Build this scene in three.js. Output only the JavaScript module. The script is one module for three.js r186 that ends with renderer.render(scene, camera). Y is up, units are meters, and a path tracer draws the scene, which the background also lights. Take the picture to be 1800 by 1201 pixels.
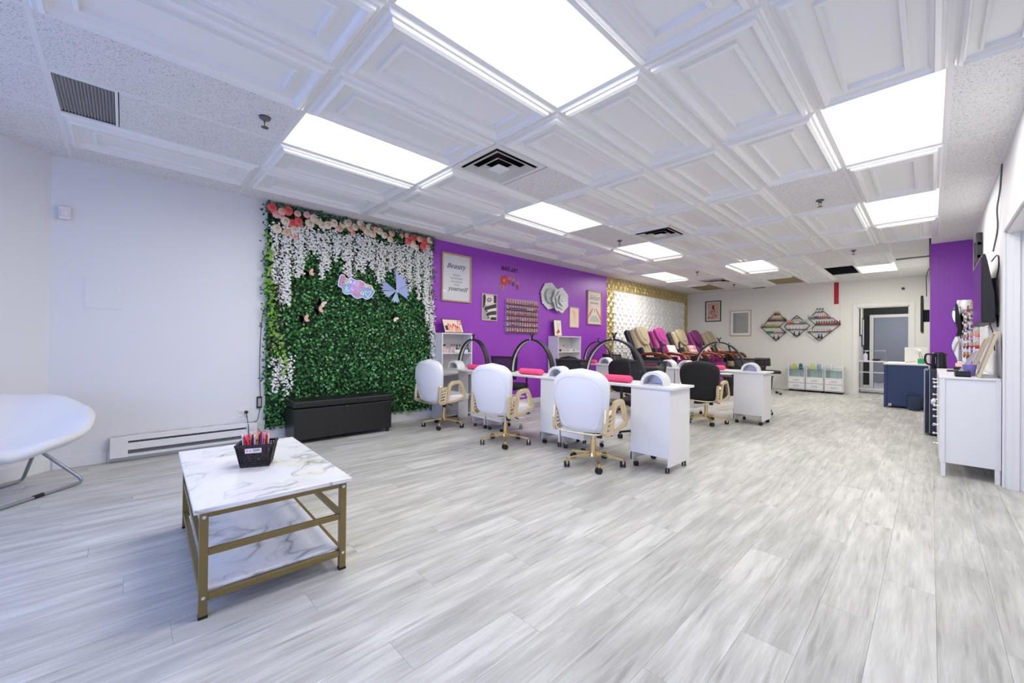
import * as THREE from 'three';
import { RoundedBoxGeometry } from 'three/addons/geometries/RoundedBoxGeometry.js';
import { mergeGeometries } from 'three/addons/utils/BufferGeometryUtils.js';
import { ImprovedNoise } from 'three/addons/math/ImprovedNoise.js';
import { RectAreaLightUniformsLib } from 'three/addons/lights/RectAreaLightUniformsLib.js';
RectAreaLightUniformsLib.init();

// ---------------------------------------------------------------- camera, daylight, exposure
// World: x to the right wall, y up, depth into the salon = -z.
const scene = new THREE.Scene();
const CAM_H = 1.125, CEIL = 2.702;
const camera = new THREE.PerspectiveCamera(2 * Math.atan(600.5 / 708.75) * 180 / Math.PI, 1800 / 1201, 0.05, 100);
camera.rotation.order = 'YXZ';
camera.position.set(0, CAM_H, 0);
camera.rotation.set(0.0052, 0.8042, 0.0102);
const renderer = new THREE.WebGLRenderer({ antialias: true });
renderer.toneMapping = THREE.LinearToneMapping;
renderer.toneMappingExposure = 1.16;
renderer.shadowMap.enabled = true;
scene.background = new THREE.Color().setRGB(1.5, 2.0, 3.95);       // overcast daylight, seen through the shop windows
const LAMP = 10.5;                                                 // radiance of the ceiling panels
const LAMP_COLOR = new THREE.Color().setRGB(1.0, 0.97, 0.9);

// ---------------------------------------------------------------- helpers
let seed = 12345;
function rnd() { seed |= 0; seed = seed + 0x6D2B79F5 | 0; let t = Math.imul(seed ^ seed >>> 15, 1 | seed); t = t + Math.imul(t ^ t >>> 7, 61 | t) ^ t; return ((t ^ t >>> 14) >>> 0) / 4294967296; }
const rr = (a, b) => a + (b - a) * rnd();
const pick = a => a[Math.floor(rnd() * a.length)];
const PI = Math.PI;
const used = {};
function numbered(n) { const k = used[n] = (used[n] ?? -1) + 1; return k ? `${n}_${String(k).padStart(3, '0')}` : n; }
function flat(g) { return g.index ? g.toNonIndexed() : g; }
function join(gs) {
  if (!Array.isArray(gs)) return gs;
  if (gs.length === 1) return gs[0];
  const list = gs.map(flat);
  for (const g of list) for (const k of Object.keys(g.attributes)) if (!['position', 'normal', 'uv'].includes(k)) g.deleteAttribute(k);
  return mergeGeometries(list);
}
// x, y, d: d is depth (world -z)
function at(g, x, y, d, rx = 0, ry = 0, rz = 0) { if (rx) g.rotateX(rx); if (ry) g.rotateY(ry); if (rz) g.rotateZ(rz); return g.translate(x, y, -d); }
function bx(w, h, dp, x = 0, y = 0, d = 0, r = 0) {
  const g = r > 0 ? new RoundedBoxGeometry(w, h, dp, r > 0.012 ? 3 : 1, Math.min(r, w / 2.01, h / 2.01, dp / 2.01)) : new THREE.BoxGeometry(w, h, dp);
  return at(g, x, y, d);
}
const span = (x0, x1, y0, y1, d0, d1, r = 0) => bx(x1 - x0, y1 - y0, d1 - d0, (x0 + x1) / 2, (y0 + y1) / 2, (d0 + d1) / 2, r);
const cyl = (r0, r1, h, x = 0, y = 0, d = 0, n = 16) => at(new THREE.CylinderGeometry(r1, r0, h, n), x, y, d);       // r0 bottom, r1 top, centred
const ball = (r, x, y, d, n = 12) => at(new THREE.SphereGeometry(r, n, Math.max(6, n * .7 | 0)), x, y, d);
const v3 = (x, y, d) => new THREE.Vector3(x, y, -d);
function tube(pts, r, n = 24, m = 8, closed = false, tension = 0.5) {
  return new THREE.TubeGeometry(new THREE.CatmullRomCurve3(pts.map(p => v3(...p)), closed, 'catmullrom', tension), n, r, m, closed);
}
function rod(a, b, r, m = 8) {
  const p = v3(...a), q = v3(...b), g = new THREE.CylinderGeometry(r, r, p.distanceTo(q), m);
  g.applyQuaternion(new THREE.Quaternion().setFromUnitVectors(new THREE.Vector3(0, 1, 0), q.clone().sub(p).normalize()));
  return g.translate((p.x + q.x) / 2, (p.y + q.y) / 2, (p.z + q.z) / 2);
}
function bar(a, b, w, h) {                                            // rectangular bar between two points, h is its vertical side
  const p = v3(...a), q = v3(...b), dir = q.clone().sub(p), len = dir.length(), g = new THREE.BoxGeometry(w, h, len);
  const m = new THREE.Matrix4().lookAt(q, p, new THREE.Vector3(0, Math.abs(dir.y) > .999 * len ? 0 : 1, Math.abs(dir.y) > .999 * len ? 1 : 0));
  return g.applyMatrix4(m).translate((p.x + q.x) / 2, (p.y + q.y) / 2, (p.z + q.z) / 2);
}
const lathe = (pts, x = 0, y = 0, d = 0, n = 20) => at(new THREE.LatheGeometry(pts.map(p => new THREE.Vector2(...p)), n), x, y, d);
function shapeOf(pts, smooth = false) {
  const s = new THREE.Shape();
  if (smooth) { s.setFromPoints(new THREE.CatmullRomCurve3(pts.map(p => new THREE.Vector3(p[0], p[1], 0)), true).getPoints(pts.length * 5).map(p => new THREE.Vector2(p.x, p.y))); }
  else s.setFromPoints(pts.map(p => new THREE.Vector2(...p)));
  return s;
}
function extrude(shape, depth, bevel = 0, seg = 2, curve = 12) {
  const g = new THREE.ExtrudeGeometry(shape, { depth: depth - 2 * bevel, bevelEnabled: bevel > 0, bevelThickness: bevel, bevelSize: bevel, bevelOffset: -bevel, bevelSegments: seg, curveSegments: curve });
  return g.translate(0, 0, -(depth - 2 * bevel) / 2);
}
function metreUV(g, s = 1, ox = 0, oy = 0) {                           // uv from the dominant normal axis, in metres
  g = flat(g); const p = g.attributes.position, uv = new Float32Array(p.count * 2);
  g.computeVertexNormals(); const n = g.attributes.normal;
  for (let i = 0; i < p.count; i += 3) {
    const ax = Math.abs(n.getX(i)), ay = Math.abs(n.getY(i)), az = Math.abs(n.getZ(i));
    for (let k = i; k < i + 3; k++) {
      const X = p.getX(k), Y = p.getY(k), Z = p.getZ(k);
      const [a, b] = ay >= ax && ay >= az ? [X, Z] : ax >= az ? [Z, Y] : [X, Y];
      uv[2 * k] = a * s + ox; uv[2 * k + 1] = b * s + oy;
    }
  }
  g.setAttribute('uv', new THREE.BufferAttribute(uv, 2)); return g;
}
function obj(name, gs, mat, parent = scene) {
  const m = new THREE.Mesh(join(gs), mat);
  m.name = parent === scene ? numbered(name) : name; m.castShadow = m.receiveShadow = true; parent.add(m); return m;
}
function part(name, geo, mat, parent, x, y, d, ry = 0) { const m = obj(name, geo, mat, parent); m.position.set(x, y, -d); m.rotation.y = ry; return m; }
function tag(o, label, category, group) { o.userData.label = label; o.userData.category = category; if (group) o.userData.group = group; return o; }
function thing(name, label, category, [x, y, d] = [0, 0, 0], turn = 0, group) {
  const o = new THREE.Group(); o.name = numbered(name); scene.add(o);
  o.position.set(x, y, -d); o.rotation.y = turn; return tag(o, label, category, group);
}
function struct(name, gs, mat) {
  const o = gs ? obj(name, gs, mat) : new THREE.Group();
  if (!gs) { o.name = numbered(name); scene.add(o); }
  o.userData.kind = 'structure'; return o;
}
function copyOf(o, [x, y, d], turn, label, group) {
  const c = o.clone(); c.name = numbered(o.name.replace(/_\d{3}$/, '')); c.userData = { ...o.userData }; scene.add(c);
  c.position.set(x, y, -d); c.rotation.y = turn; if (label) c.userData.label = label; if (group) c.userData.group = group; return c;
}

// ---------------------------------------------------------------- materials
const lin = (r, g, b) => new THREE.Color().setRGB(r, g, b);
const std = (c, roughness = .6, extra = {}) => new THREE.MeshStandardMaterial({ color: Array.isArray(c) ? lin(...c) : new THREE.Color(c), roughness, ...extra });
const phys = (c, roughness, extra) => new THREE.MeshPhysicalMaterial({ color: Array.isArray(c) ? lin(...c) : new THREE.Color(c), roughness, ...extra });
const noise = new ImprovedNoise();
function fbm(x, y, z, o = 4) { let s = 0, a = .5; for (let i = 0; i < o; i++) { s += a * noise.noise(x, y, z + i * 7.3); x *= 2.03; y *= 2.03; a *= .5; } return s; }
function dataTex(w, h, fn, srgb = true) {
  const a = new Uint8Array(w * h * 4);
  for (let j = 0; j < h; j++) for (let i = 0; i < w; i++) { const c = fn(i, j), k = 4 * (j * w + i); a[k] = c[0]; a[k + 1] = c[1]; a[k + 2] = c[2]; a[k + 3] = 255; }
  const t = new THREE.DataTexture(a, w, h); t.wrapS = t.wrapT = THREE.RepeatWrapping; t.magFilter = THREE.LinearFilter; t.minFilter = THREE.LinearMipmapLinearFilter; t.generateMipmaps = true;
  if (srgb) t.colorSpace = THREE.SRGBColorSpace; t.needsUpdate = true; return t;
}
function canvasTex(w, h, draw) {
  const c = document.createElement('canvas'); c.width = w; c.height = h; draw(c.getContext('2d'), w, h);
  const t = new THREE.CanvasTexture(c); t.colorSpace = THREE.SRGBColorSpace; return t;
}
const cl = v => Math.max(0, Math.min(255, v));
// weathered grey oak print: eight strips side by side, 1.422 m x 1.22 m
const woodTex = dataTex(1024, 1024, (i, j) => {
  const s = i >> 7, x = (i & 127) / 128 * .178, y = j / 1024 * 1.22, o = s * 13.7;
  const warp = .012 * noise.noise(x * 9 + o, y * 2.1, 3.1);
  const g1 = fbm((x + warp) * 75 + o, y * 4.6 + o, 1.5, 3), g2 = fbm((x + warp) * 22 + o * 2, y * 2.0, 9.2, 3), g3 = noise.noise((x + warp) * 420 + o, y * 14, 4.4);
  const blotch = fbm(x * 9 + o, y * 2.2 + o, 22.2, 2);
  let v = 190 + g1 * 21 + g2 * 38 + g3 * 10 + blotch * 20 + [5, -6, 2, -8, 7, -2, 4, -4][s];
  const streak = noise.noise((x + warp) * 48 + o * 3, y * 3.6 + o, 31.7); if (streak > .33) v -= (streak - .33) * 70; v += 7 * noise.noise(x * 1500, y * 160, 2.2);
  return [cl(v + 2), cl(v + 1), cl(v - 4)];
});
const speckTex = canvasTex(512, 512, (c, w, h) => {
  c.fillStyle = '#e9e8ea'; c.fillRect(0, 0, w, h);
  for (let i = 0; i < 2300; i++) {
    const g = 70 + rnd() * 95 | 0; c.strokeStyle = `rgb(${g},${g},${g})`; c.lineWidth = 1 + rnd() * 2.2; c.beginPath();
    const x = rnd() * w, y = rnd() * h, a = rnd() * 6.3, l = .8 + rnd() * rnd() * 9; c.moveTo(x, y); c.lineTo(x + Math.cos(a) * l, y + Math.sin(a) * l); c.stroke();
  }
});
speckTex.wrapS = speckTex.wrapT = THREE.RepeatWrapping; speckTex.repeat.set(1 / .5, 1 / .5);
const marbleTex = dataTex(768, 768, (i, j) => {
  const x = i / 768, y = j / 768, wx = x + .22 * fbm(x * 2.2, y * 2.2, 5, 4), wy = y + .22 * fbm(x * 2.2 + 9, y * 2.2, 8, 4);
  const q = fbm((wx + wy) * 1.2, (wx - wy) * 2.3, 2.2, 4), r1 = Math.exp(-Math.abs(q) * 34), r2 = Math.exp(-Math.abs(fbm(wx * 4.1 - wy * 2, wy * 5.2, 12.2, 3)) * 55);
  const mask = Math.max(0, .35 + 1.6 * fbm(x * 2.6, y * 2.6, 40, 2)), cloud = fbm(wx * 3, wy * 3, 17, 3);
  const k = r1 * mask * 115 + r2 * mask * 34 + Math.max(0, cloud) * 34, warm = Math.max(0, fbm(x * 3.1, y * 3.1, 71, 2));
  return [cl(240 - k + warm * 14), cl(240 - k + warm * 2), cl(243 - k * 1.02 - warm * 34)];
});
const M = {
  wall: std([.80, .80, .82], .7), wallBack: std([.77, .76, .71], .7), purple: std([.335, .056, .54], .36), trim: std([.82, .82, .83], .45),
  ceil: std([.89, .89, .90], .3), tbar: std([.84, .84, .85], .5), vent: std([.66, .66, .66], .5), acoustic: std([1, 1, 1], .95, { map: speckTex }), brown: std([.33, .27, .13], .9), dark: std([.012, .012, .013], .9),
  lens: std([.8, .8, .8], .5, { emissive: lin(.92, .92, .92), emissiveIntensity: 1 }), white: std([.80, .80, .82], .38), whiteEdge: std([.74, .73, .74], .45),
  black: std([.012, .012, .014], .45), blackSoft: std([.010, .010, .013], .8), blackGloss: std([.010, .010, .011], .16), leather: std([.009, .009, .011], .34), mesh: std([.03, .03, .036], .85, { transparent: true, opacity: .62 }),
  chrome: std([.75, .75, .77], .18, { metalness: 1 }), gold: std([.78, .60, .30], .22, { metalness: 1 }), goldPlastic: std([.76, .62, .38], .26, { metalness: .55 }), brass: std([.235, .175, .065], .4, { metalness: .5 }),
  whiteLeather: std([.80, .80, .83], .45), pinkTowel: std([.95, .10, .26], .95), marble: std([1, 1, 1], .25, { map: marbleTex }), steel: std([.45, .46, .48], .35, { metalness: .9 }), greyTube: std([.33, .35, .38], .35, { metalness: .7 }),
  cream: std([.78, .77, .74], .6), beige: std([.46, .39, .25], .5), magenta: std([.42, .05, .26], .45), plum: std([.20, .02, .16], .45), mahogany: std([.16, .03, .013], .22), navy: std([.022, .045, .13], .45), glass: phys([1, 1, 1], .03, { transmission: 1, thickness: 0, ior: 1.45 }), green: std([.02, .38, .12], .4),
  acrylic: phys([.93, .95, .98], .05, { transmission: .9, thickness: 0, ior: 1.45 }), woodFrame: std([.50, .33, .17], .5), paleWood: std([.62, .55, .36], .55), paper: std([.82, .82, .80], .8), red: std([.42, .01, .03], .6), blackWall: std([.014, .014, .016], .6), blueGrey: std([.38, .39, .43], .8), fabricWhite: std([.80, .79, .78], .95), rubber: std([.014, .014, .015], .7), gold3d: std([.55, .44, .20], .35, { metalness: .55 }), white3d: std([.80, .80, .80], .45), fur: std([.8, .8, .8], 1),
};

// ---------------------------------------------------------------- floor: loose planks on a slab
const WL = -5.22, WR = 0.42, ZB = 12.52, ZF = -2.6, WR2 = -0.01, ZCOL = 8.84;
{
  const floor = struct('floor');
  obj('subfloor', span(-5.6, 2.2, -.12, -.005, -3.2, 18.2), std([.35, .35, .35], .9), floor);
  const PW = .178, PL = 1.22, mats = [std([1, 1, 1], .42, { map: woodTex })];
  const variants = [];
  for (let k = 0; k < 16; k++) {
    const g = new THREE.BoxGeometry(PW - .0008, .005, PL - .0008), uv = g.attributes.uv;
    for (let i = 8; i < 12; i++) {                                  // top face
      const u = uv.getX(i), w = uv.getY(i);
      uv.setXY(i, ((k & 7) + .02 + .96 * (k < 8 ? u : 1 - u)) / 8, k < 8 ? w : 1 - w);
    }
    variants.push(g);
  }
  const yaw = .8042, list = [];
  for (let i = 0; i < 34; i++) for (let j = -1; j < 17; j++) {
    const x = WL + PW * (i + .5) - .1, d = -3.1 + PL * (j + .5 + ((i * 37) % 100) / 100);
    if (d > 17.5 || d < -3.1 || (d > 12.7 && x < -1.6) || (d > 9.5 && x > .3 && d < 12) || x > .75) continue;
    if (d < -1.2 && x < -5.2 - (d + .45)) continue;
    const zf = -Math.sin(yaw) * x + Math.cos(yaw) * d, xr = Math.cos(yaw) * x + Math.sin(yaw) * d;
    const seen = zf > .4 && Math.abs(xr / zf) < 1.35 && CAM_H / zf < .95 && d < 12.6;
    list.push({ x, d, k: Math.floor(rnd() * 16), rank: (seen ? 0 : 1000) + Math.hypot(x, d) });
  }
  list.sort((a, b) => a.rank - b.rank);
  const rest = [];
  list.forEach((p, n) => {
    if (n < 300) part('plank', variants[p.k], mats[0], floor, p.x, -.0025, p.d);
    else rest.push(at(variants[p.k].clone(), p.x, -.0025, p.d));
  });
  const far = obj('far_planks', rest, mats[0], floor); far.userData.kind = 'stuff';
}

// ---------------------------------------------------------------- walls
{
  const w = struct('wall_left');
  obj('painted_section', span(WL - .12, WL, 0, 3.05, -.46, 3.34), M.wall, w);
  obj('purple_section', span(WL - .12, WL, 0, 3.05, 3.34, 8.06), M.purple, w);
  obj('panel_backing', span(WL - .12, WL, 0, 3.05, 8.06, ZB + .12), M.wall, w);
  // moulded relief panels, half a metre square, in the pedicure corner
  function relief(wd, ht) {
    const nx = Math.round(wd / .0156), ny = Math.round(ht / .0156), g = new THREE.PlaneGeometry(wd, ht, nx, ny), p = g.attributes.position;
    for (let i = 0; i < p.count; i++) {
      const u = (p.getX(i) + wd / 2) / .2, v = (p.getY(i) + ht / 2) / .2, s = u + v, q = u - v + 50, fu = s - Math.floor(s), fv = q - Math.floor(q);
      const a = 1 - 2 * Math.abs(fv - .5), b = fu;
      const edge = p.getX(i) < -wd / 2 + .001 || p.getX(i) > wd / 2 - .001 || p.getY(i) < -ht / 2 + .001 || p.getY(i) > ht / 2 - .001;
      p.setZ(i, edge ? .004 : .004 + .036 * Math.min(1, a * 1.25) * (1 - b) * Math.min(1, b * 7));
    }
    const f = g.toNonIndexed(); f.computeVertexNormals(); return f.rotateY(PI / 2);
  }
  const z0 = 8.36, z1 = 12.28, y1 = 2.41, n = 8, m = 5, pw = (z1 - z0) / n, ph = (y1 - .1) / m, gw = relief(pw, ph), gs = relief(.3, ph), gr = relief(.24, ph), gt = relief(pw, CEIL - y1), gc = relief(.3, CEIL - y1), gcr = relief(.24, CEIL - y1);
  for (let j = 0; j < m; j++) {
    const y = .1 + ph * (j + .5);
    for (let i = 0; i < n; i++) part('relief_panel', gw, M.white3d, w, WL + .001, y, z0 + pw * (i + .5));
    part('gold_relief_panel', gs, M.gold3d, w, WL + .001, y, 8.21); part('gold_relief_panel', gr, M.gold3d, w, WL + .001, y, 12.4);
  }
  for (let i = 0; i < n; i++) part('gold_relief_panel', gt, M.gold3d, w, WL + .001, (CEIL + y1) / 2, z0 + pw * (i + .5));
  part('gold_relief_panel', gc, M.gold3d, w, WL + .001, (CEIL + y1) / 2, 8.21); part('gold_relief_panel', gcr, M.gold3d, w, WL + .001, (CEIL + y1) / 2, 12.4);

  // back wall with a doorway
  const DX0 = -1.2, DX1 = -.33, DH = 2.06;
  const b = struct('wall_back');
  obj('painted_section', [span(WL - .12, DX0, 0, 3.05, ZB, ZB + .12), span(DX1, .7, 0, 3.05, ZB, ZB + .12), span(DX0, DX1, DH, 3.05, ZB, ZB + .12)], M.wallBack, b);
  obj('red_paint_patch', span(-1.645, -1.555, 2.17, CEIL, ZB - .004, ZB), M.red, b);
  obj('corner_bead', span(-1.53, -1.52, .1, CEIL, ZB - .006, ZB), M.wallBack, b);
  const dt = struct('trim_1', [span(DX0 - .09, DX0, 0, DH + .09, ZB - .02, ZB + .001, .004), span(DX1, DX1 + .09, 0, DH + .09, ZB - .02, ZB + .001, .004), span(DX0, DX1, DH, DH + .09, ZB - .02, ZB + .001, .004), span(DX0 - .002, DX0 + .015, 0, DH, ZB, ZB + .13), span(DX1 - .015, DX1 + .002, 0, DH, ZB, ZB + .13), span(DX0, DX1, DH - .015, DH + .002, ZB, ZB + .13)], M.cream);

  // right wall: doorway at 4.2 - 5.12, then plain wall, then the purple block that narrows the room
  const OD0 = 4.2, OD1 = 5.12, OH = 2.07, r = struct('wall_right');
  obj('painted_section', [span(WR, WR + .13, 0, 3.05, ZF - .1, OD0), span(WR, WR + .13, 0, 3.05, OD1, ZCOL), span(WR, WR + .13, OH, 3.05, OD0, OD1)], M.wall, r);
  obj('purple_face', span(WR2 + .002, WR + .13, 0, 3.05, ZCOL, ZCOL + .012), M.purple, r);
  obj('narrowed_section', span(WR2, WR + .13, 0, 3.05, ZCOL + .012, ZB), M.wallBack, r);
  struct('trim_2', [span(WR - .015, WR, 0, OH + .07, OD1, OD1 + .035, .004), span(WR - .015, WR, OH, OH + .07, OD0 - .07, OD1, .004), span(WR + .005, WR + .135, 0, OH, OD1 - .018, OD1 + .001, .003), span(WR + .035, WR + .07, 0, OH, OD1 - .034, OD1 - .017, .003), span(WR + .005, WR + .135, OH - .018, OH + .001, OD0, OD1, .003)], M.trim);
  const dr = struct('door_1');
  obj('slab', span(WR + .14, WR + .18, 0.005, OH, OD0 - .05, OD1 + .3), M.trim, dr);
  obj('handle', [at(new THREE.CylinderGeometry(.012, .012, .05, 10), WR + .12, 1, 4.32, 0, 0, PI / 2), span(WR + .09, WR + .105, .99, 1.01, 4.32, 4.43, .004)], M.chrome, dr);

  // slanted wall beside the moon chair, shop windows behind the camera
  const A = [WL - .02, -.44], B = [-3.06, -2.6];
  const dx = B[0] - A[0], dz = B[1] - A[1], len = Math.hypot(dx, dz), ang = Math.atan2(dz, dx);
  const along = (s0, s1, y0, y1, t0 = -.12, t1 = 0) => { const g = new THREE.BoxGeometry(s1 - s0, y1 - y0, t1 - t0); g.translate((s0 + s1) / 2, (y0 + y1) / 2, -(t0 + t1) / 2); g.rotateY(ang); return g.translate(A[0], 0, -A[1]); };
  const fw = struct('wall_front');
  obj('painted_section', [along(0, 1.0, 0, 3.05), along(1.0, len, 0, .35), along(1.0, len, 2.45, 3.05), along(len - .12, len + .06, .35, 2.45), span(B[0], WR + .13, 0, .35, ZF - .12, ZF), span(B[0], WR + .13, 2.45, 3.05, ZF - .12, ZF), span(B[0] - .02, B[0] + .1, .35, 2.45, ZF - .12, ZF), span(WR, WR + .13, .35, 2.45, ZF - .12, ZF)], M.wall, fw);
  const w1 = struct('window_1');
  obj('window_frame', [along(1.0, len - .12, .35, .41, -.09, -.03), along(1.0, len - .12, 2.39, 2.45, -.09, -.03), along(1.0, 1.06, .41, 2.39, -.09, -.03), along(len - .18, len - .12, .41, 2.39, -.09, -.03), along(2.15, 2.2, .41, 2.39, -.09, -.03)], M.steel, w1);
  obj('pane', along(1.05, 2.16, .4, 2.4, -.066, -.06), M.glass, w1); obj('pane', along(2.19, len - .17, .4, 2.4, -.066, -.06), M.glass, w1);
  const w2 = struct('window_2');
  obj('window_frame', [span(B[0] + .1, WR, .35, .41, ZF - .09, ZF - .03), span(B[0] + .1, WR, 2.39, 2.45, ZF - .09, ZF - .03), ...[0, 1, 2].map(i => { const x = B[0] + .1 + (WR - B[0] - .16) * i / 2; return span(x, x + .06, .41, 2.39, ZF - .09, ZF - .03); })], M.steel, w2);
  for (let i = 0; i < 2; i++) { const x = B[0] + .1 + (WR - B[0] - .16) * i / 2; obj('pane', span(x + .05, x + (WR - B[0] - .16) / 2 + .01, .4, 2.4, ZF - .063, ZF - .057), M.glass, w2); }
  const pv = struct('pavement', span(-14, 10, -.2, -.14, -16, -2.75), std([.35, .35, .34], .9));

  // baseboards
  struct('baseboard_left', [span(WL, WL + .012, 0, .10, -.43, -.1, .003), span(WL, WL + .012, 0, .10, -.1, 8.06, .003)], M.trim);
  struct('baseboard_front', along(0, 1.0, 0, .10, 0, .012), M.trim);
  struct('baseboard_back', [span(-4.4, DX0 - .09, 0, .10, ZB - .012, ZB, .003), span(DX1 + .09, WR2, 0, .10, ZB - .012, ZB, .003)], M.cream);
  struct('baseboard_right', [span(WR - .012, WR, 0, .10, OD1 + .035, ZCOL, .003), span(WR2, WR, 0, .1, ZCOL - .012, ZCOL, .003), span(WR2 - .012, WR2, 0, .1, ZCOL, ZB - .012, .003)], M.trim);

  // rooms behind the doorway
  struct('wall_inner_left', span(-1.52, -1.28, 0, 2.75, ZB + .12, 14.6), M.cream);
  struct('wall_inner_right', span(.9, 1.02, 0, 2.75, ZB + .12, 17.6), M.cream);
  const iw = struct('wall_inner_dark', [span(-1.52, -1.07, .0, 2.75, 14.6, 14.72), span(-.2, .9, 0, 2.75, 14.6, 14.72), span(-1.07, -.2, 1.93, 2.75, 14.6, 14.72)], M.blackWall);
  struct('trim_3', [span(-1.15, -1.07, 0, 2.0, 14.575, 14.73, .004), span(-.2, -.12, 0, 2.0, 14.575, 14.73, .004), span(-1.07, -.2, 1.92, 2.0, 14.575, 14.73, .004)], M.cream);
  struct('baseboard_inner', span(-1.28, -1.15, 0, .1, 14.588, 14.6), M.cream);
  struct('wall_inner_back', span(-2.6, 1.02, 0, 2.75, 17.5, 17.62), M.blueGrey);
  struct('wall_inner_side', [span(-2.6, -2.48, 0, 2.75, 14.72, 17.5), span(-2.6, -1.52, 0, 2.75, 14.6, 14.72)], M.blueGrey);
  struct('ceiling_inner', span(-2.6, 1.02, 2.72, 2.8, ZB + .12, 17.62), M.ceil);
}

// ---------------------------------------------------------------- ceiling
const GX = .6096, GZ = 1.2192, X0 = .0748, Z0 = -.3487;
const ceiling = struct('ceiling');
const stains = [];
{
  obj('deck_above', span(-5.5, .8, 3.05, 3.15, -3.0, 12.7), std([.32, .31, .30], .9), ceiling);
  const tileCache = {};
  function moulded(w, l) {                                          // nested rings, hanging down from y = 0
    const key = w.toFixed(3) + l.toFixed(3); if (tileCache[key]) return tileCache[key];
    const k = Math.min(1, w / .55);
    const prof = [[0, 0], [.004, -.007], [.014, -.016], [.019, -.012], [.028, -.013], [.033, -.032], [.054, -.040], [.058, -.026], [.068, -.023], [.082, -.004], [.146, -.004], [.150, -.024], [.170, -.027], [.176, -.002]].map(([i, y]) => [i * k, y]);
    const pos = [], quad = (a, b, c, d) => pos.push(...a, ...b, ...c, ...a, ...c, ...d);
    const ring = ([i, y]) => [[-w / 2 + i, y, -l / 2 + i], [w / 2 - i, y, -l / 2 + i], [w / 2 - i, y, l / 2 - i], [-w / 2 + i, y, l / 2 - i]];
    for (let n = 0; n + 1 < prof.length; n++) { const a = ring(prof[n]), b = ring(prof[n + 1]); for (let e = 0; e < 4; e++) quad(a[e], a[(e + 1) % 4], b[(e + 1) % 4], b[e]); }
    const c = ring(prof.at(-1)); quad(c[0], c[1], c[2], c[3]);
    const t = ring([0, .006]), e0 = ring(prof[0]); quad(t[3], t[2], t[1], t[0]); for (let e = 0; e < 4; e++) quad(t[e], t[(e + 1) % 4], e0[(e + 1) % 4], e0[e]);
    const g = new THREE.BufferGeometry(); g.setAttribute('position', new THREE.Float32BufferAttribute(pos, 3)); g.computeVertexNormals();
    g.setAttribute('uv', new THREE.Float32BufferAttribute(new Float32Array(pos.length / 3 * 2), 2)); return tileCache[key] = g;
  }
  const gap = .020;
  const dec = (x0, x1, d0, d1) => part('moulded_tile', moulded(x1 - x0 - gap, d1 - d0 - gap), M.ceil, ceiling, (x0 + x1) / 2, CEIL - .001, (d0 + d1) / 2);
  const plain = (x0, x1, d0, d1, m = M.acoustic, name = 'acoustic_tile') => { const g = metreUV(new THREE.BoxGeometry(x1 - x0 - .02, .016, d1 - d0 - .02), 1, rnd(), rnd()); return part(name, g, m, ceiling, (x0 + x1) / 2, CEIL + .009, (d0 + d1) / 2); };
  const bars = [], tee = (x0, x1, d0, d1) => bars.push(span(x0, x1, CEIL - .001, CEIL + .002, d0, d1));
  // regular part
  const special = { '-3,1': 'L', '-6,1': 'L', '-6,3': 'L', '-1,3': 'L', '-1,5': 'L', '-6,5': 'L', '-7,0': 'P', '-6,0': 'P', '-5,2': 'V', '-5,4': 'W', '-6,4': 'P', '-2,4': 'P' };
  for (let D = -2; D <= 6; D++) for (let L = -9; L <= 0; L++) {
    const x0 = Math.max(WL, X0 + L * GX), x1 = Math.min(WR, X0 + (L + 1) * GX), d0 = Z0 + D * GZ, d1 = d0 + GZ;
    let s = special[L + ',' + D];
    if (!s) s = L === -9 || D < 0 || (L === 0 && D > 2) ? 'P' : 'D';
    if (D === -2 && x0 < -3.2 || D === -1 && x0 < -5) { if (D === -2) { if (x1 < -3.3) continue; } }
    if (s === 'D') dec(x0, x1, d0, d1);
    else if (s === 'P') { if (L === -7 && D === 0) { plain(x0, x1, d0 + .3, d1); } else plain(x0, x1, d0, d1); }
    else if (s === 'V') plain(x0, x1, d0 + GZ / 2, d1);
    else if (s === 'W') dec(x0, x1, d0, d0 + GZ / 2);
  }
  for (let L = -8; L <= 0; L++) tee(X0 + L * GX - .012, X0 + L * GX + .012, -2.7, 8.19);
  for (let D = -1; D <= 7; D++) bars.push(span(WL, WR, CEIL - .0005, CEIL + .0025, Z0 + D * GZ - .0115, Z0 + D * GZ + .0115));
  tee(WL, WL + .02, -.4, ZB); tee(WR - .02, WR, -2.6, ZCOL); tee(WL, WR2, ZB - .02, ZB);
  // far part, laid on its own lines
  plain(WL, -1.70, 8.19, 8.37); plain(-1.55, WR2, 8.19, 8.37); plain(WR2, WR, 8.19, ZCOL);
  const cx = [WL, -4.56, -3.95, -3.34, -2.73, -2.12, -1.51], cz = [8.37, 9.56, 10.78, 12.0, ZB];
  const map = ['PLPDLD', 'PDVDDD', 'PBPDBD', 'PPPPPP'];
  for (let j = 0; j < 4; j++) for (let i = 0; i < 6; i++) {
    const s = map[j][i], a = [cx[i], cx[i + 1], cz[j], cz[j + 1]];
    if (s === 'P') plain(...a); else if (s === 'D') dec(...a); else if (s === 'B') plain(...a, M.brown, 'stained_tile'); else if (s === 'V') plain(a[0], a[1], a[2], a[2] + .55);
  }
  for (let i = 1; i <= 6; i++) tee(cx[i] - .012, cx[i] + .012, 8.37, ZB);
  for (const d of [8.37, 9.56, 10.78, 12.0]) tee(WL, -1.5, d - .012, d + .012);
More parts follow.
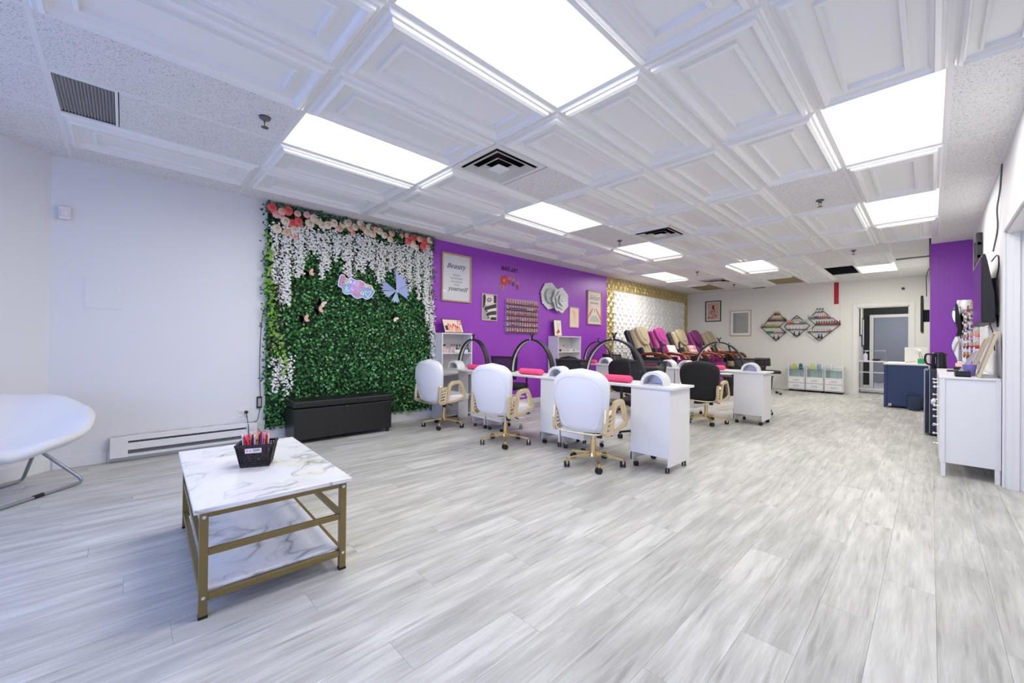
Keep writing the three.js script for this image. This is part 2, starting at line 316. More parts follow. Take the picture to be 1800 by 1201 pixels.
  plain(-1.51, -1.04, 8.37, 10.12); plain(-1.51, -1.04, 11.25, ZB); plain(-1.04, -.45, 8.37, 9.0); dec(-1.04, -.45, 9.0, 10.16); plain(-1.04, -.45, 11.38, ZB); plain(-.45, WR2, 8.37, 9.9); plain(-.45, WR2, 10.06, 11.2); plain(-.45, WR2, 11.2, ZB);
  for (const x of [-1.04, -.45]) tee(x - .012, x + .012, 8.37, ZB);
  for (const d of [9.0, 10.12, 11.25, 11.38]) tee(-1.51, WR2, d - .01, d + .01);
  obj('grid_bars', bars, M.tbar, ceiling);
}
function ceilingLight(x0, d0, label, w = GX, l = GZ, power = 1) {
  const y = CEIL;
  const t = thing('ceiling_light', label, 'ceiling light', [x0 + w / 2, y, d0 + l / 2], 0, 'recessed ceiling panels');
  obj('housing', [span(-w / 2 + .01, w / 2 - .01, .05, .09, -l / 2 + .01, l / 2 - .01), span(-w / 2 + .01, -w / 2 + .02, 0, .05, -l / 2 + .01, l / 2 - .01), span(w / 2 - .02, w / 2 - .01, 0, .05, -l / 2 + .01, l / 2 - .01), span(-w / 2 + .02, w / 2 - .02, 0, .05, -l / 2 + .01, -l / 2 + .02), span(-w / 2 + .02, w / 2 - .02, 0, .05, l / 2 - .02, l / 2 - .01)], M.tbar, t);
  obj('diffuser', span(-w / 2 + .02, w / 2 - .02, .002, .008, -l / 2 + .02, l / 2 - .02), M.lens, t);
  const a = new THREE.RectAreaLight(LAMP_COLOR, LAMP * power, w - .05, l - .05); a.position.set(0, -.004, 0); a.rotation.x = -PI / 2; t.add(a);
}
const gx = L => X0 + L * GX, gz = D => Z0 + D * GZ;
ceilingLight(gx(-3), gz(1), 'large glowing ceiling panel among white moulded tiles, in front of the first square diffuser');
ceilingLight(gx(-6), gz(1), 'glowing ceiling panel just in front of the top of the flower wall');
ceilingLight(gx(-6), gz(3), 'glowing ceiling panel over the nail desks just past the first square air diffuser');
ceilingLight(gx(-1), gz(3), 'glowing ceiling panel near the doorway wall, first of two in line toward the television');
ceilingLight(gx(-1), gz(5), 'glowing ceiling panel above the wall television, beside the plain tiles');
ceilingLight(gx(-6), gz(5), 'glowing ceiling panel beside the second square air diffuser over the desks');
ceilingLight(-4.56, 8.37, 'glowing ceiling panel above the pedicure chairs and gold relief wall', .61, 1.19, 1.35);
ceilingLight(-2.73, 8.37, 'glowing ceiling panel in front of the brown stained ceiling tile', .61, 1.19, 1.35);
ceilingLight(-1.04, 10.16, 'glowing ceiling panel beside the open black ceiling hole near the back doorway', .59, 1.22, 1.35);

// ---------------------------------------------------------------- ceiling fittings
function diffuser(x, d, y, label) {
  const t = thing('air_diffuser', label, 'air vent', [x, y, d]);
  const w = .59, ring = (s0, y0, s1, y1, th = .004) => { const g = new THREE.CylinderGeometry(s0 / Math.SQRT2, s1 / Math.SQRT2, y1 - y0, 4, 1, true); g.rotateY(PI / 4); return g.translate(0, (y0 + y1) / 2, 0); };
  obj('frame', [span(-w / 2, w / 2, -.008, 0, -w / 2, -w / 2 + .05), span(-w / 2, w / 2, -.008, 0, w / 2 - .05, w / 2), span(-w / 2, -w / 2 + .05, -.008, 0, -w / 2 + .05, w / 2 - .05), span(w / 2 - .05, w / 2, -.008, 0, -w / 2 + .05, w / 2 - .05)], M.tbar, t);
  obj('throat', [span(-.26, .26, .12, .13, -.26, .26), span(-.26, -.25, 0, .12, -.26, .26), span(.25, .26, 0, .12, -.26, .26), span(-.25, .25, 0, .12, -.26, -.25), span(-.25, .25, 0, .12, .25, .26)], M.black, t);
  for (const [a, b] of [[.47, .33], [.30, .17]]) {
    const m = obj('cone', [ring(a, -.012, b, .022)], M.coneMat ??= std([.62, .62, .62], .5, { side: THREE.DoubleSide }), t);
    m.geometry.scale(1, -1, 1); m.geometry.translate(0, .0, 0); m.geometry.computeVertexNormals();
  }
  obj('centre_plate', span(-.07, .07, -.03, -.022, -.07, .07, .003), M.tbar, t);
}
diffuser(gx(-5) + GX / 2, gz(2) + .3, CEIL, 'square stepped air diffuser beside a half plain tile, before the second row of panels');
diffuser(gx(-5) + GX / 2, gz(5) - .305, CEIL, 'square stepped air diffuser next to the glowing panel above the back desks');
{ const t = thing('wall_edge_grille', 'small dark louvred grille in the ceiling against the back wall', 'air vent', [-3.2, CEIL, 12.22]); obj('frame', [span(-.15, .15, -.006, 0, -.13, -.115), span(-.15, .15, -.006, 0, .115, .13), span(-.15, -.135, -.006, 0, -.115, .115), span(.135, .15, -.006, 0, -.115, .115)], M.vent, t); const g = at(new THREE.BoxGeometry(.27, .002, .02), 0, 0, 0, .7, 0, 0); for (let i = 0; i < 11; i++) part('louvre', g, M.darkLouvre ??= std([.10, .10, .10], .6), t, 0, -.008, -.1 + i * .02); }
diffuser(-3.645, 10.45, CEIL, 'dark square air diffuser beside the brown stained tile over the pedicure chairs');
{
  const t = thing('return_grille', 'grey louvred return air grille set in plain speckled ceiling tile', 'air vent', [gx(-7) + GX / 2, CEIL, gz(0) + .155]);
  obj('frame', [span(-.3, .3, -.004, .004, -.15, -.135), span(-.3, .3, -.004, .004, .135, .15), span(-.3, -.285, -.004, .004, -.135, .135), span(.285, .3, -.004, .004, -.135, .135)], M.tbar, t);
  obj('dark_back', span(-.29, .29, .03, .035, -.14, .14), M.black, t);
  const lou = std([.36, .36, .39], .5), lg = at(new THREE.BoxGeometry(.56, .002, .017), 0, 0, 0, .75, 0, 0), lg2 = new THREE.BoxGeometry(.0025, .012, .27);
  for (let i = 0; i < 17; i++) part('louvre', lg, lou, t, 0, .010, -.127 + i * .0159);
  for (let i = 0; i < 12; i++) part('cross_bar', lg2, lou, t, -.26 + i * .047, .022, 0);
}
const sprinkGeo = [lathe([[0, 0], [.038, 0], [.034, -.012], [.016, -.014], [.012, -.03], [0, -.03]], 0, 0, 0, 14)];
const spDeflector = join([lathe([[.0, -.068], [.024, -.070], [.024, -.073], [0, -.073]], 0, 0, 0, 12), rod([-.014, -.028, 0], [-.003, -.068, 0], .003, 5), rod([.014, -.028, 0], [.003, -.068, 0], .003, 5), rod([-.016, -.028, 0], [.016, -.028, 0], .004, 5)]);
for (const [x, d, where] of [[-3.26, .70, 'in plain tile in front of the flower wall'], [-3.27, 5.39, 'beside the panel over the nail desks'], [-.83, 5.38, 'in the single plain tile between moulded tiles'], [-3.47, 8.83, 'in plain tile above the pedicure chairs'], [-3.50, 11.25, 'beside the brown stained tile near back wall'], [-.876, 8.55, 'before the panel nearest the back doorway']]) {
  const t = thing('sprinkler_head', 'small metal fire sprinkler head ' + where, 'sprinkler', [x, CEIL, d], 0, 'fire sprinklers');
  obj('escutcheon', sprinkGeo[0], M.sprink ??= std([.16, .16, .17], .3, { metalness: .8 }), t); obj('deflector', spDeflector, M.sprink, t);
}

// ---------------------------------------------------------------- coffee table with basket
{
  const t = thing('coffee_table', 'rectangular coffee table with white marble top and shelf on brass frame', 'coffee table', [-2.567, 0, .536], -.035);
  const a = 1.09 / 2, b = .58 / 2, s = .03, hx = a - s / 2, hz = b - s / 2;
  obj('tabletop', metreUV(bx(1.13, .02, .62, 0, .442, 0, .003), 1.1, .3, .1), M.marble, t);
  for (const i of [-1, 1]) for (const j of [-1, 1]) { const l = obj('leg', bx(s, .422, s, i * hx, .221, j * hz, .002), M.brass, t); obj('foot_pad', bx(s + .002, .012, s + .002, i * hx, .006, j * hz), M.rubber, l); for (const y of [.41, .085]) obj('bolt', at(new THREE.CylinderGeometry(.007, .007, .006, 10), i * (hx + s / 2), y, j * hz, 0, 0, PI / 2), M.chrome, l); }
  for (const j of [-1, 1]) for (const [y, n] of [[.418, 'top_rail'], [.262, 'middle_rail'], [.08, 'shelf_rail']]) obj(n, bx(2 * hx - s, .026, .022, 0, y, j * hz, .002), M.brass, t);
  for (const i of [-1, 1]) for (const [y, n] of [[.418, 'top_rail'], [.262, 'middle_rail'], [.08, 'shelf_rail']]) obj(n, bx(.022, .026, 2 * hz - s, i * hx, y, 0, .002), M.brass, t);
  obj('shelf', metreUV(bx(2 * hx - s + .0, .012, 2 * hz - s, 0, .1, 0, .002), 1.0, .55, .62), M.marble, t);
  for (const i of [-1, 1]) obj('hanging_stub', bx(.022, .1, .022, i * .3, .382, -.2 * i, .002), M.brass, t);
  // basket
  const k = thing('basket', 'small black perforated plastic basket full of nail files on marble table', 'basket', [-2.545, .4525, .53], 1.18);
  const W0 = .066, W1 = .086, D0 = .05, D1 = .068, Hb = .108, wallG = [];
  const P = (u, v, f) => { const w = W0 + (W1 - W0) * v, d = D0 + (D1 - D0) * v, y = .008 + v * Hb; return f === 0 ? [u * w, y, -d] : f === 1 ? [u * w, y, d] : f === 2 ? [-w, y, u * d] : [w, y, u * d]; };
  for (let f = 0; f < 4; f++) {
    const n = f < 2 ? 15 : 11;
    for (let i = 0; i <= n; i++) { const u = -1 + 2 * i / n; wallG.push(bar(P(u, 0, f), P(u, 1, f), .0055, .004)); }
    for (let j = 0; j <= 8; j++) wallG.push(bar(P(-1, j / 8, f), P(1, j / 8, f), .004, j === 0 || j === 8 ? .014 : .0055));
  }
  obj('wall', wallG, M.black, k);
  obj('bottom', bx(2 * W0, .004, 2 * D0, 0, .003, 0), M.black, k);
  obj('rim', [bar([-W1, Hb + .010, -D1], [W1, Hb + .010, -D1], .012, .008), bar([-W1, Hb + .010, D1], [W1, Hb + .010, D1], .012, .008), bar([-W1, Hb + .010, -D1], [-W1, Hb + .010, D1], .012, .008), bar([W1, Hb + .010, -D1], [W1, Hb + .010, D1], .012, .008)], M.black, k);
  const st = canvasTex(256, 96, (c, w, h) => { c.fillStyle = '#e8e6e6'; c.fillRect(0, 0, w, h); c.fillStyle = '#c8342e'; c.font = 'bold 60px sans-serif'; c.fillText('2 x', 14, 66); c.fillStyle = '#222'; for (let i = 0; i < 16; i++) c.fillRect(120 + i * 7, 16, 2 + (i * 5) % 4, 46); c.font = '16px sans-serif'; c.fillText('PLASTIC', 122, 82); });
  const sticker = obj('price_sticker', at(new THREE.BoxGeometry(.075, .026, .001), -.004, .092, -.0695, .165, 0, 0), std([1, 1, 1], .6, { map: st }), k);
  const cols = [['pink', '#f58fb0'], ['red', '#d8283c'], ['hot pink', '#ef3f7d'], ['orange', '#f08a4a'], ['white', '#eeeef2'], ['yellow', '#f2d27a'], ['purple', '#6a3a9a'], ['lime', '#a8cf5a'], ['pale pink', '#f7c4d2'], ['dark red', '#9c1230']];
  const seq = [4, 4, 8, 1, 2, 3, 6, 8, 5, 4, 2, 3, 1, 6, 4, 0, 7, 3, 0, 9, 8], fg = bx(.006, .15, .022, 0, 0, 0, .002), mats = cols.map(c => std(c[1], .7));
  seq.forEach((c, i) => {
    const x = -.056 + .112 * i / (seq.length - 1), dd = rr(-.03, .03);
    const o = thing('nail_file', `slim ${cols[c][0]} nail file in the black basket, ${['first', 'second', 'third', 'fourth', 'fifth', 'sixth', 'seventh', 'eighth', 'ninth', 'tenth', 'eleventh', 'twelfth', 'thirteenth', 'fourteenth', 'fifteenth', 'sixteenth', 'seventeenth', 'eighteenth', 'nineteenth', 'twentieth', 'last'][seq.length - 1 - i]} from the bench side`, 'nail file', [-2.545 + x * Math.cos(1.18) - dd * Math.sin(1.18), .455, .53 + x * Math.sin(1.18) + dd * Math.cos(1.18)], 1.18, `${cols[c][0]} nail files in the basket`);
    const m = obj('file_blade', fg, mats[c], o); m.position.set(0, .082 + rr(0, .02), 0); m.rotation.set(rr(-.12, .12), 0, rr(-.02, .22) * (x > 0 ? -.6 : 1));
  });
}

// ---------------------------------------------------------------- moon chair by the slanted wall
{
  const t = thing('moon_chair', 'white padded saucer chair on grey folding tube legs by the slanted wall', 'chair', [-4.47, 0, -.66], 2.39);
  // padded dish, tilted back
  const R = .41, prof = [[0, -.13], [.12, -.122], [.24, -.095], [.34, -.05], [.40, .0], [.424, .03], [.428, .052], [.415, .070], [.39, .072], [.345, .05], [.29, .02], [.22, -.02], [.12, -.055], [.06, -.064], [0, -.066]];
  const dish = new THREE.LatheGeometry(prof.map(p => new THREE.Vector2(...p)), 48);
  const p = dish.attributes.position; for (let i = 0; i < p.count; i++) { const x = p.getX(i), z = p.getZ(i), a = Math.atan2(z, x), r = Math.hypot(x, z); p.setY(i, p.getY(i) + .010 * Math.sin(a * 7 + 1) * (r / R) ** 2 + .016 * noise.noise(x * 9, z * 9, 3) + .006 * noise.noise(x * 26, z * 26, 7)); }
  dish.computeVertexNormals(); dish.scale(1.06, 1, 1.06);
  const tilt = new THREE.Matrix4().makeTranslation(0, 0, .08).multiply(new THREE.Matrix4().makeRotationY(-.72)).multiply(new THREE.Matrix4().makeRotationX(.36));
  const seat = obj('padded_seat', dish.applyMatrix4(tilt).translate(0, .495, 0), M.fabricWhite, t);
  const skirt = new THREE.CylinderGeometry(.425, .36, .07, 40, 1, true); const sp = skirt.attributes.position; for (let i = 0; i < sp.count; i++) sp.setY(i, sp.getY(i) + (sp.getY(i) < 0 ? .018 * Math.sin(i * .9) : 0)); skirt.computeVertexNormals();
  obj('cover_skirt', skirt.applyMatrix4(tilt).translate(0, .50, 0), std([.74, .74, .78], .95, { side: THREE.DoubleSide }), seat);
  const ringPts = []; for (let i = 0; i < 20; i++) { const a = i / 20 * 2 * PI; const v = new THREE.Vector3(.425 * Math.cos(a), .03, .425 * Math.sin(a)).applyMatrix4(tilt); ringPts.push([v.x, v.y + .495, -v.z]); }
  obj('rim_tube', tube(ringPts, .011, 60, 8, true), M.greyTube, t);
  const uleg = (s, y1, yTop) => tube([[-.25, yTop, -.06 * s], [-.39, .05, .21 * s], [-.385, .016, .235 * s], [-.32, .012, .24 * s], [.32, .012, .24 * s], [.385, .016, .235 * s], [.39, .05, .21 * s], [.25, yTop, -.06 * s]], .0115, 70, 8, false, .15);
  obj('leg_frame', uleg(-1, .45, .37), M.greyTube, t); obj('leg_frame', uleg(1, .45, .37), M.greyTube, t);
  obj('foot_sleeve', rod([-.12, .014, .24], [-.06, .014, .24], .014), M.rubber, t); obj('foot_sleeve', rod([.06, .014, -.24], [.12, .014, -.24], .014), M.rubber, t);
}

// ---------------------------------------------------------------- left wall fixtures
{
  const t = thing('motion_sensor', 'small white motion sensor high on the white wall corner', 'sensor', [WL, 2.16, -.38]);
  obj('body', bx(.045, .11, .075, .0225, .055, 0, .01), M.trim, t); obj('lens', at(new THREE.CylinderGeometry(.03, .03, .05, 14, 1, false, 0, PI), .035, .045, 0), M.white, t);
  tag(obj('access_panel', [span(WL, WL + .004, 1.40, 1.685, -.262, -.016, .001), span(WL, WL + .007, 1.41, 1.675, -.252, -.026, .001)], M.wall), 'flush square access panel painted white in the wall', 'panel');
  const h = thing('baseboard_heater', 'long white electric baseboard heater with two dark slots', 'heater', [WL + .012, .04, -.08]);
  const L = 1.15, box = (y0, y1, x1, d0 = 0, d1 = L, x0 = 0) => span(x0, x1, y0, y1, d0, d1, .003);
  obj('back_plate', span(0, .012, 0, .19, 0, L), M.trim, h); obj('front_cover', box(.062, .128, .062, 0, L, .05), M.trim, h);
  obj('top_cover', [box(.155, .19, .06), span(.05, .062, .148, .16, 0, L)], M.trim, h); obj('bottom_rail', [box(0, .018, .06), span(.05, .062, .012, .026, 0, L)], M.trim, h);
  obj('end_cap', box(0, .19, .068, -.001, .12), M.trim, h); obj('end_cap', box(0, .19, .068, L - .10, L + .001), M.trim, h);
  obj('heating_element', [rod([.03, .075, .1], [.03, .075, L - .1], .01), ...Array.from({ length: 70 }, (_, i) => span(.013, .047, .03, .145, .13 + i * .013, .1315 + i * .013))], M.steel, h);
  obj('thermostat_knob', at(new THREE.CylinderGeometry(.013, .015, .014, 14), .072, .13, L - .05, 0, 0, PI / 2), M.cream, h);
  const o = thing('wall_outlet', 'white double wall outlet with black plug above the heater', 'outlet', [WL, .26, .955]);
  obj('cover_plate', bx(.006, .115, .115, .003, .057, 0, .002), M.trim, o);
  for (const d of [-.026, .026]) for (const y of [.032, .082]) obj('socket', bx(.004, .03, .032, .0075, y, d, .001), M.whiteEdge, o);
  for (const [y, d] of [[.083, -.034], [.083, -.018], [.034, .018], [.034, .034]]) obj('slot', bx(.002, .009, .004, .0096, y, d), M.black, o);
  const c1 = thing('plug_cord', 'black plug and cord hanging from the wall outlet behind the heater', 'cord', [WL, 0, 0]);
  obj('plug', bx(.03, .028, .03, .026, .345, .975, .005), M.black, c1); obj('cord', tube([[.035, .34, .975], [.05, .28, .98], [.085, .2, .985], [.09, .1, .99], [.1, .012, 1.0], [.13, .006, 1.1]], .0035, 30, 6), M.black, c1);
  const c2 = thing('sign_power_adapter', 'black box adapter with cord running down beside the flower wall', 'adapter', [WL, 0, 0]);
  obj('adapter_body', bx(.02, .13, .05, .012, .44, 1.10, .004), M.black, c2); obj('adapter_face', bx(.002, .09, .03, .023, .44, 1.10), M.steel, c2);
  obj('cord', [tube([[.012, .50, 1.11], [.01, .9, 1.10], [.012, 1.35, 1.115], [.03, 1.6, 1.16]], .003, 30, 6), tube([[.012, .38, 1.11], [.012, .26, 1.09], [.015, .2, 1.06], [.05, .09, 1.12], [.07, .01, 1.14]], .003, 30, 6)], M.black, c2);
}
{
  const t = thing('storage_bench', 'long black leather storage bench in front of the flower wall', 'bench', [-4.925, 0, 1.9]);
  obj('body', bx(.34, .34, 1.13, 0, .215, 0, .008), M.leather, t); obj('lid', bx(.36, .075, 1.15, 0, .432, 0, .018), M.leather, t);
  obj('seam', [bx(.345, .003, 1.134, 0, .399, 0)], M.blackSoft, t);
  for (const i of [-1, 1]) for (const j of [-1, 1]) obj('foot', cyl(.018, .024, .045, i * .15, .0225, j * .52, 10), M.black, t);
  obj('lid_button', at(new THREE.SphereGeometry(.006, 8, 6), .17, .375, .0), M.steel, t);
}

// ---------------------------------------------------------------- flower wall
{
  const G0 = 1.14, G1 = 3.32, Y0 = .13, Y1 = 2.67;
  const t = thing('flower_wall', 'artificial green boxwood hedge wall draped with white wisteria and roses', 'flower wall', [WL, 0, 0]);
  obj('backing_panel', span(.002, .02, Y0 + .02, Y1, G0 + .02, G1 - .02), std([.006, .022, .008], .9), t);
  // leaf sprigs: six folded leaves around a point, facing out of the wall (+x)
  function leafGeo(l, w, fold) {
    const a = [0, 0, 0], b = [l * .5, fold, w / 2], c = [l, -fold * .6, 0], d = [l * .5, fold, -w / 2], m = [l * .5, 0, 0];
    const pos = [...a, ...b, ...m, ...b, ...c, ...m, ...c, ...d, ...m, ...d, ...a, ...m], g = new THREE.BufferGeometry();
    g.setAttribute('position', new THREE.Float32BufferAttribute(pos, 3)); g.computeVertexNormals(); g.setAttribute('uv', new THREE.Float32BufferAttribute(new Float32Array(24), 2)); return g;
  }
  const sprig = []; for (let i = 0; i < 6; i++) { const g = leafGeo(.018, .0115, .003); g.rotateZ(.55); g.rotateY(i * PI / 3 + (i % 2) * .2); sprig.push(g); }
  const sg = join(sprig).rotateZ(-PI / 2);                            // sprig axis +y -> +x
  const N = 11500, im = new THREE.InstancedMesh(sg, std([1, 1, 1], .5, { side: THREE.DoubleSide }), N), mt = new THREE.Matrix4(), q = new THREE.Quaternion(), e = new THREE.Euler();
  for (let i = 0; i < N; i++) {
    e.set(rr(0, 6.3), rr(-.7, .7), rr(-.7, .7)); q.setFromEuler(e); const s = rr(.75, 1.25);
    mt.compose(new THREE.Vector3(rr(.022, .062), rr(Y0, Y1), -rr(G0, G1)), q, new THREE.Vector3(s, s, s)); im.setMatrixAt(i, mt);
    const k = rnd(); im.setColorAt(i, k < .52 ? lin(rr(.014, .03), rr(.085, .16), rr(.018, .038)) : k < .82 ? lin(rr(.04, .08), rr(.21, .36), rr(.045, .08)) : lin(rr(.2, .36), rr(.52, .7), rr(.18, .32)));
  }
  im.name = 'boxwood_leaves'; im.userData.kind = 'stuff'; im.castShadow = im.receiveShadow = true; t.add(im);
  // hanging wisteria strands, each one a part
  const petal = leafGeo(.033, .024, .006), petalMat = std([.90, .90, .88], .8, { side: THREE.DoubleSide }), tiny = leafGeo(.014, .012, .004);
  function strand(d, y, len, dens, small, w = .045) {
    const gs = [], n = Math.round(len * dens);
    for (let i = 0; i < n; i++) {
      const k = i / n, tw = w * (1 - .62 * k), g = (small ? tiny : petal).clone(); g.rotateY(rr(0, 6.3)); g.rotateZ(-PI / 2 + rr(-.75, .75)); g.rotateX(rr(-.8, .8));
      gs.push(g.translate(.062 + rr(0, .05), y - k * len, -(d + rr(-tw, tw))));
    }
    return gs;
  }
  const bottom = d => { const u = (d - G0) / (G1 - G0); return u < .12 ? 1.62 : u < .2 ? 1.75 + (u - .12) * 4 : u < .8 ? 2.02 + .08 * Math.sin(u * 40) : u < .88 ? 1.9 : u < .94 ? 1.6 : 1.35; };
  for (let i = 0; i < 44; i++) {
    const d = G0 + .05 + (G1 - G0 - .08) * (i + .5 + rr(-.3, .3)) / 44, top = 2.5 + rr(-.08, .06), len = top - bottom(d) + rr(-.16, .08);
    obj('wisteria_strand', strand(d, top, len, i % 3 === 1 ? 200 : 245, i % 3 === 1), petalMat, t);
  }
  for (let i = 0; i < 5; i++) obj('wisteria_strand', strand(G1 - .03 + .01 * i, 1.75 - .2 * i, .42, 150, false, .035), petalMat, t);
  for (let i = 0; i < 5; i++) obj('blossom_spray', strand(G0 + .08 + .045 * i, .95 - .03 * (i % 2), .42 - .05 * (i % 3), 110, false, .04), petalMat, t);
  // roses
  const rose = []; for (let r = 0; r < 4; r++) { const n = 3 + r * 2; for (let k = 0; k < n; k++) { const g = new THREE.SphereGeometry(.016 + .004 * r, 6, 4, 0, 1.9, .5, 1.3); g.scale(1, .9, .45); g.translate(0, 0, .002 + .0025 * r); g.rotateX(-.1 - .22 * r); g.translate(0, -.004 * r, .007 * r); g.rotateY(k / n * 6.28 + r * .6); rose.push(g); } }
  const roseG = join(rose); roseG.rotateZ(-PI / 2);                      // opening toward +x
  const roseM = { a: std([.80, .13, .12], .75, { side: THREE.DoubleSide }), b: std([.86, .50, .36], .75, { side: THREE.DoubleSide }), c: std([.88, .45, .44], .75, { side: THREE.DoubleSide }), d: std([.86, .72, .54], .75, { side: THREE.DoubleSide }) };
  const heart = new THREE.SphereGeometry(.010, 7, 5);
  for (const [d, y, c] of [[1.18, 2.62, 'a'], [1.34, 2.62, 'a'], [1.28, 2.6, 'b'], [1.28, 2.55, 'c'], [1.45, 2.52, 'a'], [1.39, 2.49, 'a'], [1.32, 2.50, 'd'], [1.23, 2.39, 'd'], [1.33, 2.37, 'b'], [1.42, 2.34, 'c'], [1.41, 2.42, 'd'], [1.58, 2.53, 'd'], [1.54, 2.62, 'c'], [1.48, 2.47, 'c'], [1.72, 2.54, 'd'], [1.78, 2.55, 'd'], [1.67, 2.59, 'd'], [1.93, 2.54, 'b'], [1.97, 2.6, 'd'], [2.03, 2.63, 'd'], [2.06, 2.57, 'b'], [2.12, 2.6, 'd'], [2.10, 2.51, 'c'], [2.21, 2.61, 'b'], [2.28, 2.57, 'd'], [2.31, 2.64, 'd'], [2.39, 2.62, 'b'], [2.19, 2.65, 'd'], [2.52, 2.57, 'd'], [2.60, 2.53, 'd'], [2.63, 2.62, 'b'], [2.77, 2.61, 'b'], [2.85, 2.63, 'b'], [2.94, 2.60, 'a'], [2.88, 2.56, 'a'], [2.99, 2.63, 'a'], [3.06, 2.62, 'b'], [3.13, 2.6, 'a'], [3.11, 2.52, 'a'], [3.22, 2.63, 'd'], [3.01, 2.49, 'd'], [2.95, 2.53, 'd'], [3.19, 2.52, 'c'], [1.85, 2.59, 'd'], [2.35, 2.56, 'd'], [2.45, 2.61, 'd'], [1.62, 2.6, 'd'], [1.23, 2.56, 'c'], [1.44, 2.61, 'c']]) {
    const r = part('rose', roseG, roseM[c], t, .085 + rr(0, .03), y, d); r.rotation.x = rr(0, 6); const s = rr(.88, 1.22) * (c === 'd' || c === 'a' ? 1.12 : .92); r.scale.setScalar(s);
    part('rose_heart', heart, roseM[c], r, .012, 0, 0);
  }
  // garland leaves on both edges
  const bigLeaf = leafGeo(.055, .026, .006), limeM = std([.25, .48, .06], .55, { side: THREE.DoubleSide }), darkM = std([.02, .10, .04], .5, { side: THREE.DoubleSide }), wineM = std([.09, .012, .03], .6, { side: THREE.DoubleSide }), blushM = std([.80, .52, .48], .7, { side: THREE.DoubleSide });
  function leaves(name, n, f, mat) { const gs = []; for (let i = 0; i < n; i++) { const [d, y, s] = f(i, n), g = bigLeaf.clone(); g.scale(s, s, s); g.rotateZ(rr(-2.6, -.5)); g.rotateX(rr(0, 6.3)); gs.push(g.translate(.06 + rr(0, .06), y, -d)); } const m = obj(name, gs, mat, t); return m; }
  for (let k = 0; k < 7; k++) leaves('lime_leaf_spray', 26, () => [G0 + rr(-.02, .07) + (k > 3 ? .06 * (k - 3) * .8 : 0), 2.2 - k * .22 + rr(-.13, .13), rr(.7, 1.15)], limeM);
  for (let k = 0; k < 4; k++) leaves('wine_leaf_spray', 20, () => [G0 + rr(.04, .17), 2.1 - k * .42 + rr(-.2, .2), rr(.5, .9)], wineM);
  for (let k = 0; k < 4; k++) leaves('blush_leaf_spray', 16, () => [G0 + rr(.03, .2), 2.1 - k * .36 + rr(-.2, .2), rr(.35, .65)], blushM);
  for (let k = 0; k < 3; k++) leaves('blush_leaf_spray', 14, () => [G1 - rr(-.02, .07), 2.1 - k * .42 + rr(-.2, .2), rr(.35, .6)], blushM);
  for (let k = 0; k < 12; k++) leaves('dark_leaf_spray', 36, () => [G0 - .01 + (G1 - G0) * (k + rnd()) / 12, rr(2.6, 2.69), rr(.6, 1.1)], darkM);
  for (let k = 0; k < 5; k++) leaves('dark_leaf_spray', 26, () => [G0 + rr(-.05, .02), 2.55 - k * .42 + rr(-.2, .2), rr(.5, .9)], darkM);
  for (let k = 0; k < 4; k++) leaves('dark_leaf_spray', 24, () => [G1 + rr(-.05, .02), 2.5 - k * .42 + rr(-.2, .2), rr(.5, .9)], darkM);
  leaves('lime_leaf_spray', 18, () => [1.52 + rr(-.05, .05), 2.07 + rr(-.1, .1), rr(.6, .9)], std([.07, .36, .03], .5, { side: THREE.DoubleSide }));
}
